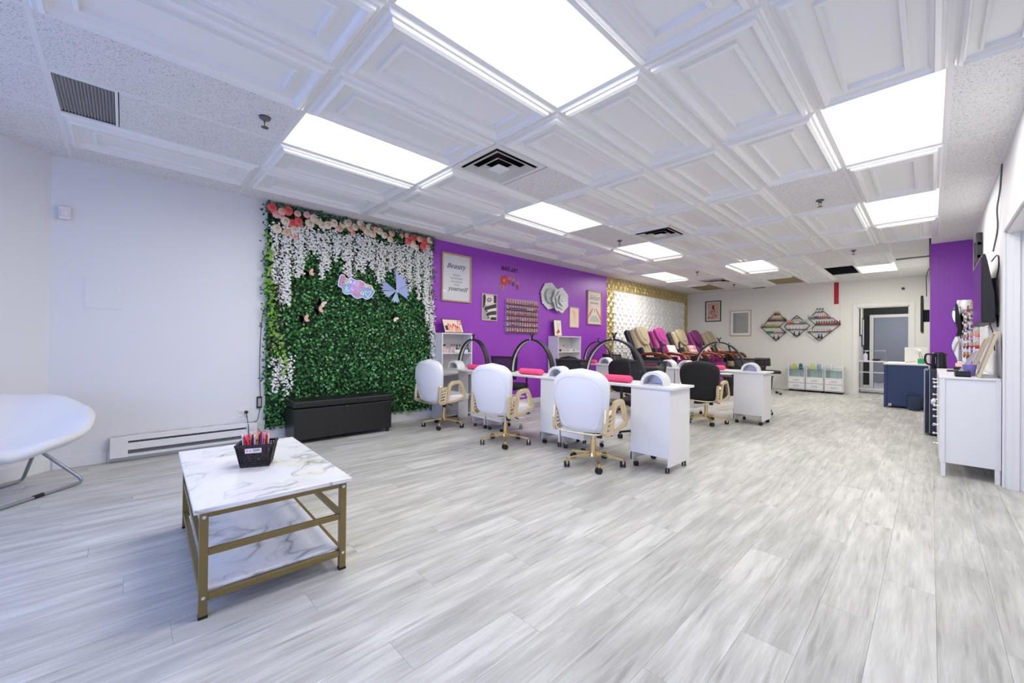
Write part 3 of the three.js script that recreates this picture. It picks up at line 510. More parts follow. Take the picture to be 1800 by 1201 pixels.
// neon style sign
{
  const t = thing('neon_sign', 'multicoloured glowing lettering sign on clear backing hung on green hedge', 'sign', [WL + .105, 1.82, 2.15], 0);
  const out = [[-.235, .03], [-.225, .09], [-.20, .145], [-.165, .14], [-.14, .105], [-.06, .11], [.0, .09], [.035, .10], [.08, .085], [.12, .06], [.15, .055], [.19, .045], [.22, .0], [.235, -.03], [.215, -.06], [.19, -.10], [.13, -.135], [.07, -.115], [.01, -.135], [-.03, -.125], [-.08, -.085], [-.14, -.095], [-.175, -.07], [-.19, -.02], [-.235, .0]];
  obj('plate_edge', tube(new THREE.CatmullRomCurve3(out.map(p => new THREE.Vector3(p[0], p[1], 0)), true).getPoints(80).slice(0, 80).map(p => [.004, p.y, p.x]), .005, 160, 6, true), std([.6, .6, .8], .4, { emissive: lin(.45, .42, .6), emissiveIntensity: .5 }), t);
  const plate = extrude(shapeOf(out, true), .006, 0).rotateY(PI / 2);
  obj('backing_plate', plate, phys([.40, .42, .72], .2, { transmission: .25, thickness: 0, ior: 1.45 }), t);
  obj('standoff', [rod([-.06, .05, -.1], [0, .05, -.1], .006), rod([-.06, .02, .1], [0, .02, .1], .006)], M.chrome, t);
  const neon = (c, k = .55) => std([.2, .2, .2], .5, { emissive: lin(...c), emissiveIntensity: k });
  const N = { red: neon([1, .18, .16]), green: neon([.35, 1, .5]), white: neon([.75, .8, 1]), violet: neon([.75, .5, 1]), orange: neon([1, .45, .25]), cyan: neon([.4, .9, 1]) };
  // strokes in sign plane (u to the right = depth, v up)
  const S = (name, m, ...strokes) => obj(name, strokes.map(s => tube(s.map(([u, v]) => [.012, v, u]), .0055, s.length * 6, 6)), m, t);
  S('letter_b', N.red, [[-.215, .02], [-.195, .07], [-.18, .12], [-.155, .12], [-.165, .085], [-.185, .075], [-.16, .06], [-.165, .035], [-.215, .025]]);
  S('letter_e', N.green, [[-.15, .045], [-.125, .06], [-.135, .075], [-.155, .06], [-.15, .035], [-.12, .04]]);
  S('letter_a', N.white, [[-.09, .07], [-.105, .085], [-.115, .06], [-.095, .05], [-.085, .085], [-.08, .05]]);
  S('letter_u', N.violet, [[-.075, .08], [-.07, .045], [-.05, .045], [-.045, .08], [-.04, .045]]);
  S('letter_t', N.violet, [[-.025, .095], [-.03, .045], [-.015, .04]], [[-.045, .075], [-.01, .075]]);
  S('letter_y', N.violet, [[-.005, .075], [.0, .05], [.015, .05], [.02, .078], [.01, .03], [-.02, .025]]);
  S('letter_n', N.red, [[.03, .01], [.05, .085], [.07, .01], [.085, .08]]);
  S('letter_a', N.white, [[.12, .045], [.105, .05], [.1, .025], [.12, .02], [.13, .045], [.133, .018]]);
  S('letter_i', N.orange, [[.15, .05], [.152, .01]]); S('letter_l', N.orange, [[.165, .06], [.168, .01]]); S('letter_s', N.green, [[.205, .03], [.19, .035], [.19, .015], [.205, .005], [.188, -.01]]);
  S('ampersand', N.cyan, [[-.12, -.05], [-.15, -.02], [-.135, .0], [-.125, -.02], [-.155, -.045], [-.145, -.068], [-.12, -.06], [-.10, -.035]]);
  S('letter_s', N.red, [[-.005, .0], [-.03, .015], [-.045, -.01], [-.005, -.04], [-.01, -.075], [-.045, -.07]]);
  S('letter_p', N.red, [[.01, -.05], [.015, -.115]], [[.012, -.055], [.04, -.055], [.035, -.085], [.013, -.085]]);
  S('letter_a', N.green, [[.075, -.05], [.055, -.055], [.055, -.085], [.075, -.08], [.08, -.05], [.085, -.09]]);
  S('heart', N.cyan, [[.14, -.115], [.105, -.055], [.115, -.03], [.14, -.05], [.165, -.025], [.18, -.045], [.14, -.115]]);
  const pl = new THREE.PointLight(lin(.8, .6, 1), .02); pl.position.set(.12, 0, 0); t.add(pl);
}
// pleated fabric butterfly bow
{
  const t = thing('fabric_butterfly', 'pale blue pleated fabric butterfly bow pinned on green hedge', 'decoration', [WL + .135, 1.83, 2.68]);
  const fab = std([.46, .52, .80], .8, { side: THREE.DoubleSide }), fab2 = std([.54, .66, .80], .8, { side: THREE.DoubleSide });
  function wing(name, a0, a1, r0, r1, m) {
    const pos = [], n = 18, k = 5, pt = (i, j) => { const u = i / n, a = a0 + (a1 - a0) * u, r = (r0 + (r1 - r0) * u) * (.92 + .08 * Math.cos(u * 6 * PI)) * j / k; return [.012 + .010 * (i % 2) * j / k, Math.sin(a) * r, -Math.cos(a) * r]; };
    for (let i = 0; i < n; i++) for (let j = 0; j < k; j++) { const a = pt(i, j), b = pt(i + 1, j), c = pt(i + 1, j + 1), d = pt(i, j + 1); pos.push(...a, ...b, ...c, ...a, ...c, ...d); }
    const g = new THREE.BufferGeometry(); g.setAttribute('position', new THREE.Float32BufferAttribute(pos, 3)); g.computeVertexNormals(); g.setAttribute('uv', new THREE.Float32BufferAttribute(new Float32Array(pos.length / 3 * 2), 2)); obj(name, g, m, t);
  }
  wing('upper_wing', 1.62, .55, .28, .2, fab); wing('lower_wing', .5, -.55, .2, .2, fab); wing('upper_wing', 2.55, 3.2, .24, .23, fab); wing('lower_wing', 3.25, 3.85, .22, .17, fab2); wing('tail', 4.25, 5.05, .17, .17, fab2);
  obj('knot', [ball(.018, .02, 0, 0), ball(.012, .022, -.02, .005)], fab2, t);
}
{
  const g = join([0, 1].map(s => { const p = shapeOf([[0, .002], [.02, .035], [.045, .048], [.058, .04], [.055, .018], [.04, .002], [.05, -.016], [.042, -.036], [.024, -.038], [.008, -.02]]); const w = new THREE.ShapeGeometry(p, 4); if (s) w.scale(-1, 1, 1); w.rotateY(s ? .35 : -.35); return w; }));
  g.rotateY(PI / 2);
  const body = rod([.004, -.022, 0], [.004, .022, 0], .0035, 6);
  const pm = std([.85, .48, .36], .7, { side: THREE.DoubleSide }), pm2 = std([.85, .66, .58], .7, { side: THREE.DoubleSide });
  [[1.58, 1.94, 'above the sign at its left', pm], [1.72, 1.59, 'upper one of the close pair under the sign', pm2], [1.695, 1.50, 'lower one of the close pair under the sign', pm], [1.53, 1.39, 'lowest one, over the left end of the bench', pm], [2.68, 1.46, 'below the fabric bow', pm2]].forEach(([d, y, where, m], i) => {
    const t = thing('paper_butterfly', 'small peach paper butterfly on the hedge, ' + where, 'butterfly', [WL + .085, y, d], 0, 'paper butterflies on the hedge');
    const w = obj('wings', g, m, t); w.rotation.x = [.3, -.4, .5, .2, -.7][i]; const b = obj('body', body, M.black, w);
  });
}

// ---------------------------------------------------------------- pictures
function framed(name, label, wall, a0, a1, y0, y1, frameMat, tex, fw = .02, th = .022, matW = 0, lean = 0, off = 0) {
  const w = a1 - a0, h = y1 - y0, c = (a0 + a1) / 2;
  const t = wall === 'left' ? thing(name, label, 'picture', [WL + off, y0, c], -PI / 2 + PI) : thing(name, label, 'picture', [c, y0, ZB - off], 0);
  // local: picture faces +z, x to the right
  const g = new THREE.Group(); 
  const zf = th, put = (n, gs, m) => { const o = obj(n, gs, m, t); o.rotation.x = -lean; return o; };
  put('frame', [bx(w, fw, th, 0, fw / 2, -th / 2, .002), bx(w, fw, th, 0, h - fw / 2, -th / 2, .002), bx(fw, h - 2 * fw, th, -w / 2 + fw / 2, h / 2, -th / 2, .002), bx(fw, h - 2 * fw, th, w / 2 - fw / 2, h / 2, -th / 2, .002)], frameMat);
  if (matW) put('mat_board', bx(w - 2 * fw, h - 2 * fw, .004, 0, h / 2, -.008), M.paper);
  const pl = new THREE.PlaneGeometry(w - 2 * fw - 2 * matW, h - 2 * fw - 2 * matW).translate(0, h / 2, .0125);
  put('print', [pl], std([1, 1, 1], .5, { map: tex }));
  put('backing', bx(w - fw, h - fw, .006, 0, h / 2, -.004), M.black);
  if (th >= .03 && !matW) put('glazing', bx(w - 2 * fw, h - 2 * fw, .002, 0, h / 2, -.0165), M.glass);
  return t;
}
const brushy = (c, text, x, y, size, col = '#1d1d22', skew = -.25, bold = '') => { c.save(); c.translate(x, y); c.transform(1, 0, skew, 1, 0, 0); c.fillStyle = col; c.font = `italic ${bold} ${size}px serif`; c.textAlign = 'center'; c.fillText(text, 0, 0); c.restore(); };
const plainText = (c, text, x, y, size, col = '#222') => { c.fillStyle = col; c.font = `${size}px sans-serif`; c.textAlign = 'center'; c.fillText(text, x, y); };
framed('framed_quote', 'large wood-framed white print reading Beauty begins the moment you decide', 'left', 3.50, 4.07, 1.775, 2.53, M.woodFrame, canvasTex(420, 560, (c, w, h) => {
  c.fillStyle = '#dfe1e6'; c.fillRect(0, 0, w, h); brushy(c, 'Beauty', 200, 165, 82, '#16161a', -.15, 'bold'); ['BEGINS', 'THE MOMENT', 'YOU DECIDE', 'TO BE'].forEach((s, i) => plainText(c, s, 210, 258 + i * 40, 31, '#3a3a40')); brushy(c, 'yourself', 225, 440, 70, '#16161a', -.2, 'bold');
}), .022, .03);
framed('framed_lips_photo', 'narrow pale-framed black and white photo of manicured hand and pink lips', 'left', 4.31, 4.645, 1.51, 1.965, std([.66, .55, .42], .5), canvasTex(300, 420, (c, w, h) => {
  c.fillStyle = '#a9a4a6'; c.fillRect(0, 0, w, h); c.fillStyle = '#ddd8d8'; c.beginPath(); c.ellipse(150, 90, 130, 110, .1, 0, 7); c.fill(); c.fillStyle = '#241f24'; c.fillRect(240, 0, 60, 130); c.beginPath(); c.ellipse(20, 120, 40, 120, .2, 0, 7); c.fill();
  c.fillStyle = '#8e5a78'; c.beginPath(); c.ellipse(140, 85, 52, 34, -.2, 0, 7); c.fill(); c.fillStyle = '#d9c3cf'; c.beginPath(); c.ellipse(140, 82, 32, 12, -.2, 0, 7); c.fill();
  for (let i = 0; i < 4; i++) { c.strokeStyle = ['#3a3338', '#e6e0de', '#3a3338', '#e2dcda'][i]; c.lineWidth = i % 2 ? 46 : 64; c.lineCap = 'round'; c.beginPath(); c.moveTo(70 + i * 22, 240 + i * 46); c.quadraticCurveTo(180, 200 + i * 50, 310, 170 + i * 62); c.stroke(); }
  c.fillStyle = '#1e1a1e'; for (let i = 0; i < 4; i++) { c.beginPath(); c.ellipse(70 + i * 20, 232 + i * 50, 26, 11, -.4, 0, 7); c.fill(); } c.fillStyle = '#2b262a'; c.fillRect(180, 370, 120, 50);
}), .014, .02);
framed('framed_hand_print', 'small pale-framed cream print with orange line drawing above the second bookcase', 'left', 6.67, 6.985, 1.475, 1.90, std([.72, .52, .40], .5), canvasTex(240, 330, (c, w, h) => {
  c.fillStyle = '#f0d9c6'; c.fillRect(0, 0, w, h); c.strokeStyle = '#e69a62'; c.lineWidth = 7; for (let i = 0; i < 5; i++) { c.beginPath(); c.ellipse(110 + i * 6, 60 + i * 26, 42 - i * 4, 22, .5 * i, 0, 5); c.stroke(); } c.strokeStyle = '#dcb4a6'; c.lineWidth = 4; for (let i = 0; i < 5; i++) { c.beginPath(); c.moveTo(60 + i * 8, 190 + i * 20); c.lineTo(180, 190 + i * 20); c.stroke(); }
}), .014, .02);
framed('framed_relax_print', 'tall wood-framed print reading Relax your hand above two painted hands', 'left', 7.29, 7.83, 1.565, 2.315, M.woodFrame, canvasTex(360, 500, (c, w, h) => {
  c.fillStyle = '#e9dfd6'; c.fillRect(0, 0, w, h); brushy(c, 'Relax', 180, 130, 104, '#5d5d66', -.12); c.fillStyle = '#26262a'; c.font = 'bold 38px sans-serif'; c.textAlign = 'center'; c.fillText('YOUR HAND', 180, 190);
  c.strokeStyle = '#e0825a'; c.lineCap = 'round'; for (const s of [-1, 1]) for (let i = 0; i < 3; i++) { c.lineWidth = 26; c.beginPath(); c.moveTo(180 + s * 175, 420); c.quadraticCurveTo(180 + s * (120 - i * 12), 330, 180 + s * (40 + i * 14), 270 + i * 14); c.stroke(); } c.fillStyle = '#f4efe9'; c.beginPath(); c.arc(180, 300, 40, 0, 7); c.fill(); c.fillStyle = '#2d4a58'; c.fillRect(172, 268, 16, 60); c.fillStyle = '#c3c5c0'; c.beginPath(); c.ellipse(180, 470, 140, 100, 0, PI, 0); c.fill();
}), .018, .03);
framed('framed_polish_print', 'black-framed pink print of a nail polish bottle on the back wall', 'back', -4.67, -4.235, 1.835, 2.44, M.black, canvasTex(300, 420, (c, w, h) => {
  c.fillStyle = '#c9a093'; c.fillRect(0, 0, w, h); c.fillStyle = '#1b1518'; c.fillRect(128, 60, 46, 110); seed = 77; for (let i = 0; i < 150; i++) { const y = 180 + rnd() * 210, s = 30 + (y - 180) * .55; c.fillStyle = pick(['#1c1216', '#b5452f', '#efe2da', '#7a2a25', '#e9d3c8']); c.beginPath(); c.ellipse(150 + rr(-s, s), y, 4 + rnd() * 9, 4 + rnd() * 8, rnd() * 3, 0, 7); c.fill(); }
}), .026, .025, .03);
framed('framed_grey_print', 'wide wood-framed plain grey print beside the diamond shelves', 'back', -3.985, -3.445, 1.41, 2.13, std([.55, .42, .30], .5), canvasTex(300, 400, (c, w, h) => {
  c.fillStyle = '#9b9c98'; c.fillRect(0, 0, w, h); c.lineWidth = 3; for (let i = 0; i < 30; i++) { c.strokeStyle = pick(['#8f918d', '#a9aaa4', '#95999a']); c.beginPath(); c.moveTo(0, i * 14); c.lineTo(w, i * 14 + rr(-8, 30)); c.stroke(); } c.fillStyle = '#8d918f'; c.fillRect(0, 0, 60, h);
}), .02, .03, .055);
// adhesive wall decals
{
  const txt = canvasTex(512, 160, (c, w, h) => { c.clearRect(0, 0, w, h); c.fillStyle = '#08060a'; c.font = 'bold italic 118px sans-serif'; c.fillText('NAIL', 6, 120); c.fillText('ART', 292, 128); });
  const decal = (tex, w, h) => std([1, 1, 1], .6, { map: tex, transparent: true, alphaTest: .5, polygonOffset: true });
  const t = tag(obj('lettering_decal', new THREE.PlaneGeometry(.42, .14).rotateY(PI / 2).translate(WL + .003, 2.45, -4.94), decal(txt)), 'black NAIL ART lettering on the purple wall', 'wall decal');
  const art = canvasTex(512, 300, (c, w, h) => {
    c.clearRect(0, 0, w, h); c.fillStyle = '#c9453f'; for (let i = 0; i < 6; i++) { c.beginPath(); c.ellipse(120 + 45 * Math.cos(i), 110 + 48 * Math.sin(i), 52, 34, i, 0, 7); c.fill(); } c.fillStyle = '#e98a7c'; c.beginPath(); c.arc(120, 110, 26, 0, 7); c.fill();
    c.fillStyle = '#c28e62'; for (let i = 0; i < 6; i++) { c.beginPath(); c.ellipse(75 + 34 * Math.cos(i * 1.05), 240 + 34 * Math.sin(i * 1.05), 26, 11, i * 1.05, 0, 7); c.fill(); } c.fillStyle = '#7c2f25'; c.beginPath(); c.arc(75, 240, 13, 0, 7); c.fill();
    [[250, 100, '#c53a46'], [338, 125, '#4a4f9a'], [432, 170, '#a42a58']].forEach(([x, y, col]) => { c.fillStyle = '#c77a86'; c.beginPath(); c.ellipse(x, y - 20, 36, 76, .15, 0, 7); c.fill(); c.fillStyle = col; c.beginPath(); c.ellipse(x - 6, y + 28, 33, 50, .15, 0, 7); c.fill(); });
    c.strokeStyle = '#b8525f'; c.lineWidth = 8; c.beginPath(); c.moveTo(170, 30); c.quadraticCurveTo(240, -10, 300, 40); c.stroke();
  });
  tag(obj('flower_nails_decal', new THREE.PlaneGeometry(.54, .29).rotateY(PI / 2).translate(WL + .003, 2.20, -4.96), decal(art)), 'red flower and painted fingernails decal under black lettering', 'wall decal');
}
// two large paper flowers
{
  const paper = std([.72, .74, .74], .8, { side: THREE.DoubleSide }), vein = std([.55, .60, .60], .8, { side: THREE.DoubleSide });
  function petalRing(n, r, w, tilt, z, a0 = 0, rib = 0) {
    const gs = []; for (let i = 0; i < n; i++) { const g = new THREE.PlaneGeometry(w, r, 12, 6), p = g.attributes.position; for (let k = 0; k < p.count; k++) { const x = p.getX(k), v = (p.getY(k) + r / 2) / r; p.setX(k, x * (.25 + 1.15 * Math.sin(Math.min(1, v * 1.05) * 2.2))); p.setY(k, v * r - .06 * Math.abs(x) / w * v * r); p.setZ(k, .03 * v * v * tilt - .12 * x * x / w + (rib ? .012 * Math.cos(x / w * 26) * v : 0)); } g.computeVertexNormals(); g.rotateZ(a0 + i / n * 2 * PI); gs.push(g.translate(0, 0, z)); } return gs;
  }
  const t1 = thing('paper_flower', 'open grey-white paper flower with ribbed petals on purple wall', 'decoration', [WL + .008, 2.07, 6.02], PI / 2);
  for (const g of petalRing(8, .255, .2, .5, .006, .2, 1)) obj('petal', g, paper, t1); const inr = petalRing(9, .15, .10, .9, .022, .3, 1); inr.forEach(g => obj('inner_petal', g, vein, t1)); obj('centre', ball(.022, 0, 0, -.024), paper, t1);
  const t2 = thing('paper_flower', 'fuller rose-like white paper flower with curled centre on purple wall', 'decoration', [WL + .088, 2.0, 6.27], PI / 2);
  for (const g of petalRing(7, .23, .23, .6, .0, .25)) obj('petal', g, paper, t2); petalRing(6, .17, .19, .9, .02, .8).forEach(g => obj('inner_petal', g, paper, t2)); petalRing(5, .11, .13, 1.4, .038).forEach(g => obj('inner_petal', g, paper, t2)); obj('centre', lathe([[0, .02], [.02, .015], [.035, 0], [.04, -.03], [0, -.04]]).rotateX(PI / 2).translate(0, 0, .065), paper, t2);
}

// ---------------------------------------------------------------- nail polish
const polishBody = lathe([[0, 0], [.0125, 0], [.014, .003], [.014, .026], [.011, .032], [.006, .034], [0, .034]], 0, 0, 0, 10), polishCap = lathe([[0, .034], [.0075, .034], [.0068, .07], [.005, .072], [0, .072]], 0, 0, 0, 8);
const polishMats = {}, capMats = { rose: std([.80, .50, .38], .4), white: std([.85, .83, .80], .4), black: std([.015, .015, .015], .35), clear: std([.55, .58, .60], .3), gold: std([.62, .45, .2], .35) };
const PC = { nude: [.80, .42, .28], peach: [.85, .34, .17], olive: [.25, .20, .06], navy: [.02, .025, .07], black: [.015, .012, .018], white: [.82, .78, .74], red: [.5, .02, .03], pink: [.75, .18, .22], green: [.03, .42, .08], blue: [.12, .28, .5], blush: [.86, .55, .45], cream: [.84, .70, .52], purple: [.16, .04, .26], orange: [.85, .16, .01], brown: [.20, .07, .03], lime: [.45, .48, .06], grey: [.32, .35, .38] };
const NTH = ['first', 'second', 'third', 'fourth', 'fifth', 'sixth', 'seventh', 'eighth', 'ninth', 'tenth', 'eleventh', 'twelfth', 'thirteenth'];
function polish(color, cap, x, y, d, where, group, s = 1) {
  const t = thing('nail_polish', `${color} polish ${where}`, 'nail polish', [x, y, d], 0, group); t.scale.setScalar(s);
  obj('bottle', polishBody, polishMats[color] ??= std(PC[color], .18), t); obj('cap', polishCap, capMats[cap], t);
}
{
  const t = thing('polish_rack', 'clear six-tier acrylic nail polish rack on the purple wall', 'rack', [WL, 1.31, 4.85]), W = .83;
  obj('back_sheet', span(.002, .006, 0, .62, 0, W), std([.42, .24, .42], .25), t);
  const rows = ['nude peach peach nude cream nude peach nude peach olive olive peach nude', 'peach navy navy navy navy black navy black white white white red brown', 'red pink red nude red pink pink red green green green pink nude', 'white blue pink blue navy blue white nude pink nude pink pink pink', 'white blue navy blue blue nude nude white white cream nude white nude', 'cream nude nude pink cream nude cream nude cream nude peach nude nude'];
  rows.forEach((row, k) => {
    const y = .515 - k * .1;
    obj('shelf', [span(.006, .05, y, y + .004, 0, W), span(.046, .05, y, y + .022, 0, W)], M.acrylicEdge ??= std([.20, .09, .14], .3), t);
    row.split(' ').forEach((c, i) => { const w = ['top tier', 'second tier', 'third tier', 'fourth tier', 'fifth tier', 'bottom tier'][k]; polish(c, k === 1 && i > 0 && i < 8 ? 'clear' : 'rose', WL + .028, 1.31 + y + .004, 4.85 + .035 + i * .0635, `${NTH[i]} from flower wall end, ${w} of purple wall rack`, `polish bottles on the ${w} of the purple wall rack`, 1.15); });
  });
  for (const d of [0, W]) obj('end_panel', span(.002, .05, 0, .6, d - .002, d + .002), M.acrylic, t);
}
{
  const mx = x => -3.305 + x * .0010756, my = y => 2.2446 - .001347 * y;
  const shelfSet = (label, lines, shelves, who) => {
    const t = thing('diamond_shelf', label, 'wall shelf', [0, 0, ZB]);
    for (const [a, b, c, d] of lines) obj('frame_bar', [bar([mx(a), my(b), -.065], [mx(c), my(d), -.065], .016, .016)], M.black, t);
    shelves.forEach(([x0, x1, y, bottles], k) => {
      obj('shelf', [span(mx(x0), mx(x1), my(y) - .009, my(y), -.075, -.001, .002)], M.black, t);
      if (bottles) { const list = bottles.split(' '), n = list.length, w = ['top', 'second', 'third', 'fourth', 'lowest'][k] + ' shelf'; list.forEach((b, i) => { const [c, cap] = b.split('/'); polish(c, cap || 'white', mx(x0) + .02 + (mx(x1) - mx(x0) - .04) * (n === 1 ? .5 : i / (n - 1)), my(y) + .001, ZB - .036, `${NTH[i]} from gold wall side, ${w} of ${who}`, `polish on the ${w} of ${who}`, 1.3); }); }
    });
  };
  const rep = (s, n) => Array(n).fill(s).join(' ');
  shelfSet('black diamond wall shelf beside the grey picture, with olive and green bottles', [[240, 330, 370, 210], [510, 210, 640, 330], [640, 330, 495, 450], [240, 330, 180, 395], [95, 450, 430, 725], [630, 560, 430, 725], [495, 450, 630, 560]], [[370, 510, 210, 'brown/gold brown/gold olive/gold olive/gold'], [240, 640, 330, rep('brown/gold', 5) + ' ' + rep('olive/gold', 4) + ' brown/gold brown/gold'], [95, 500, 450, rep('olive/gold', 3) + ' ' + rep('lime/gold', 8)], [225, 630, 560, rep('green/white', 4) + ' ' + rep('blush/white', 6) + ' lime/white'], [360, 490, 680, 'black/black black/black']], 'the picture-side diamond');
  shelfSet('smaller black diamond wall shelf in the middle of the three', [[850, 240, 740, 330], [850, 240, 965, 330], [650, 390, 600, 455], [600, 455, 850, 650], [1040, 390, 1110, 440], [1110, 440, 850, 650]], [[790, 905, 285], [650, 1040, 390, rep('orange/clear', 4) + ' ' + rep('white/clear', 3) + ' ' + rep('grey/clear', 4)], [640, 1045, 500, 'white/white white/white'], [780, 915, 610, 'black/black black/black']], 'the small diamond');
  shelfSet('black diamond wall shelf nearest the red paint patch, with red bottles', [[1225, 185, 1150, 250], [1365, 185, 1450, 255], [1095, 320, 1215, 425], [1520, 300, 1670, 425], [1670, 425, 1280, 725], [1215, 425, 1150, 490], [1075, 555, 1280, 725]], [[1225, 1365, 185, 'white/black white/black grey/black'], [1075, 1520, 300, rep('grey/white', 3) + ' purple/white purple/white ' + rep('pink/white', 5) + ' grey/white white/white'], [1215, 1670, 425, 'brown/black brown/black red/black red/black brown/black red/black red/black red/black red/black red/black'], [1060, 1505, 548, rep('white/clear', 8) + ' blush/clear pink/clear'], [1205, 1345, 665, 'white/clear black/black black/black']], 'the red-patch diamond');
  // white curled ornaments on the middle shelf
  for (const [x, nth] of [[735, 'first'], [790, 'second'], [870, 'third'], [930, 'fourth']]) { tag(obj('white_ornament', lathe([[0, 0], [.028, 0], [.02, .025], [.008, .04], [.018, .06], [0, .075]], mx(x), my(500) + .0015, ZB - .04, 10), M.white), `small white curled ornament on the small diamond shelf, ${nth} from gold wall side`, 'ornament', 'white ornaments on the middle shelf'); }
}

// ---------------------------------------------------------------- bookcases on the purple wall
function bookcase(label, x0, x1, d0, d1, h) {
  const t = thing('bookcase', label, 'bookcase', [x0, 0, d0]), w = x1 - x0, l = d1 - d0, s = .016;
  obj('side_panel', span(0, w, 0, h - s, 0, s, .001), M.white, t); obj('side_panel', span(0, w, 0, h - s, l - s, l, .001), M.white, t);
  obj('top_panel', span(0, w + .002, h - s, h, -.002, l + .002, .001), M.white, t); obj('back_panel', span(0, .005, .04, h - s, s, l - s), M.whiteEdge, t);
  for (const y of [.05, .34, .66, .98]) obj('shelf', span(.005, w - .004, y - s, y, s, l - s), M.white, t);
  return t;
}
bookcase('white open bookcase beside the flower wall with an illuminated-looking nail picture on top', WL + .013, -4.95, 3.35, 3.91, 1.275).userData.label = 'white open bookcase next to the flower wall, tilted nail picture on top';
bookcase('white open bookcase farther along the purple wall with narrow picture on top', WL + .013, -4.95, 6.0, 6.72, 1.28);
{
  const nails = canvasTex(360, 250, (c, w, h) => { c.fillStyle = '#f2dccd'; c.fillRect(0, 0, w, h); for (let i = 0; i < 7; i++) { c.strokeStyle = pick(['#e8b094', '#f0c9b0', '#dd9c80']); c.lineWidth = 34; c.lineCap = 'round'; c.beginPath(); c.moveTo(40 + i * 45, 250); c.lineTo(90 + i * 34, 110 + (i % 3) * 22); c.stroke(); c.fillStyle = pick(['#c22b30', '#e45a48', '#3a3a50', '#fff4ee']); c.beginPath(); c.ellipse(92 + i * 34, 100 + (i % 3) * 22, 15, 30, .2, 0, 7); c.fill(); } c.fillStyle = '#3a3a46'; c.fillRect(20, 120, 60, 90); c.strokeStyle = '#b2282a'; c.lineWidth = 12; c.strokeRect(290, 20, 50, 70); });
  const mk = (name, label, x, y, d, w, h, lean, tex, turn) => { const t = thing(name, label, 'picture', [x, y, d], turn); const b = obj('frame', [bx(w, h, .012, 0, h / 2, 0, .002)], M.black, t); b.rotation.x = -lean; const p = obj('print', new THREE.PlaneGeometry(w - .024, h - .024).translate(0, h / 2, .0065), std([1, 1, 1], .4, { map: tex }), t); p.rotation.x = -lean; };
  mk('leaning_nail_picture', 'black-framed picture of manicured nails leaning on top of the first bookcase', -5.02, 1.275, 3.62, .36, .235, .42, nails, PI / 2);
  const flower = canvasTex(160, 340, (c, w, h) => { c.fillStyle = '#efe6da'; c.fillRect(0, 0, w, h); c.fillStyle = '#b5392c'; for (let i = 0; i < 8; i++) { c.beginPath(); c.ellipse(80 + rr(-30, 30), 250 + rr(-40, 50), 24, 14, rnd() * 3, 0, 7); c.fill(); } c.fillStyle = '#d8a24a'; c.beginPath(); c.arc(80, 290, 20, 0, 7); c.fill(); c.strokeStyle = '#8a8f7c'; c.lineWidth = 4; for (let i = 0; i < 4; i++) { c.beginPath(); c.moveTo(80, 220); c.quadraticCurveTo(60 + i * 25, 120, 70 + i * 20, 40 + i * 10); c.stroke(); } });
  mk('leaning_flower_picture', 'narrow black-framed flower picture leaning on the second bookcase', -5.12, 1.28, 6.2, .24, .33, .1, flower, PI / 2);
  // stock on the shelves
  const jar = lathe([[0, 0], [.022, 0], [.022, .04], [.018, .045], [0, .045]], 0, 0, 0, 10), lid = lathe([[0, .045], [.02, .045], [.02, .06], [0, .06]], 0, 0, 0, 10), bot = lathe([[0, 0], [.02, 0], [.02, .06], [.008, .075], [.008, .1], [0, .1]], 0, 0, 0, 10), bcap = lathe([[0, .1], [.01, .1], [.01, .125], [0, .125]], 0, 0, 0, 8);
  const cols = [['white', std([.8, .8, .8], .4)], ['pale pink', std([.82, .55, .55], .4)], ['dark blue', std([.05, .06, .2], .4)], ['clear amber', std([.5, .3, .12], .3)]];
  for (const [y, d0, d1, x, who] of [[.98, 3.40, 3.87, -5.02, 'the bookcase by the flower wall'], [.98, 6.05, 6.68, -5.02, 'the farther bookcase']]) for (let i = 0; i < 11; i++) {
    const k = Math.floor(rnd() * 4), tall = rnd() < .45, t = thing(tall ? 'lotion_bottle' : 'powder_jar', `${cols[k][0]} ${tall ? 'black-capped bottle' : 'lidded jar'} on ${who}, ${NTH[i]} from flower wall side`, tall ? 'bottle' : 'jar', [x + rr(-.05, .04), y, d0 + (d1 - d0) * (i + .5) / 11], 0, `supplies on ${who}`);
    obj(tall ? 'bottle_body' : 'jar_body', tall ? bot : jar, cols[k][1], t); obj(tall ? 'cap' : 'lid', tall ? bcap : lid, tall ? M.black : M.whiteEdge, t);
  }
  const tr = thing('supply_tray', 'white narrow tray of pale supplies on the first bookcase shelf', 'tray', [-4.985, .98, 3.72]); obj('tray_body', [span(-.02, .02, 0, .004, -.14, .13), span(-.02, -.017, 0, .045, -.14, .13), span(.017, .02, 0, .045, -.14, .13), span(-.02, .02, 0, .045, -.14, -.137), span(-.02, .02, 0, .045, .127, .13)], M.paper, tr);
}

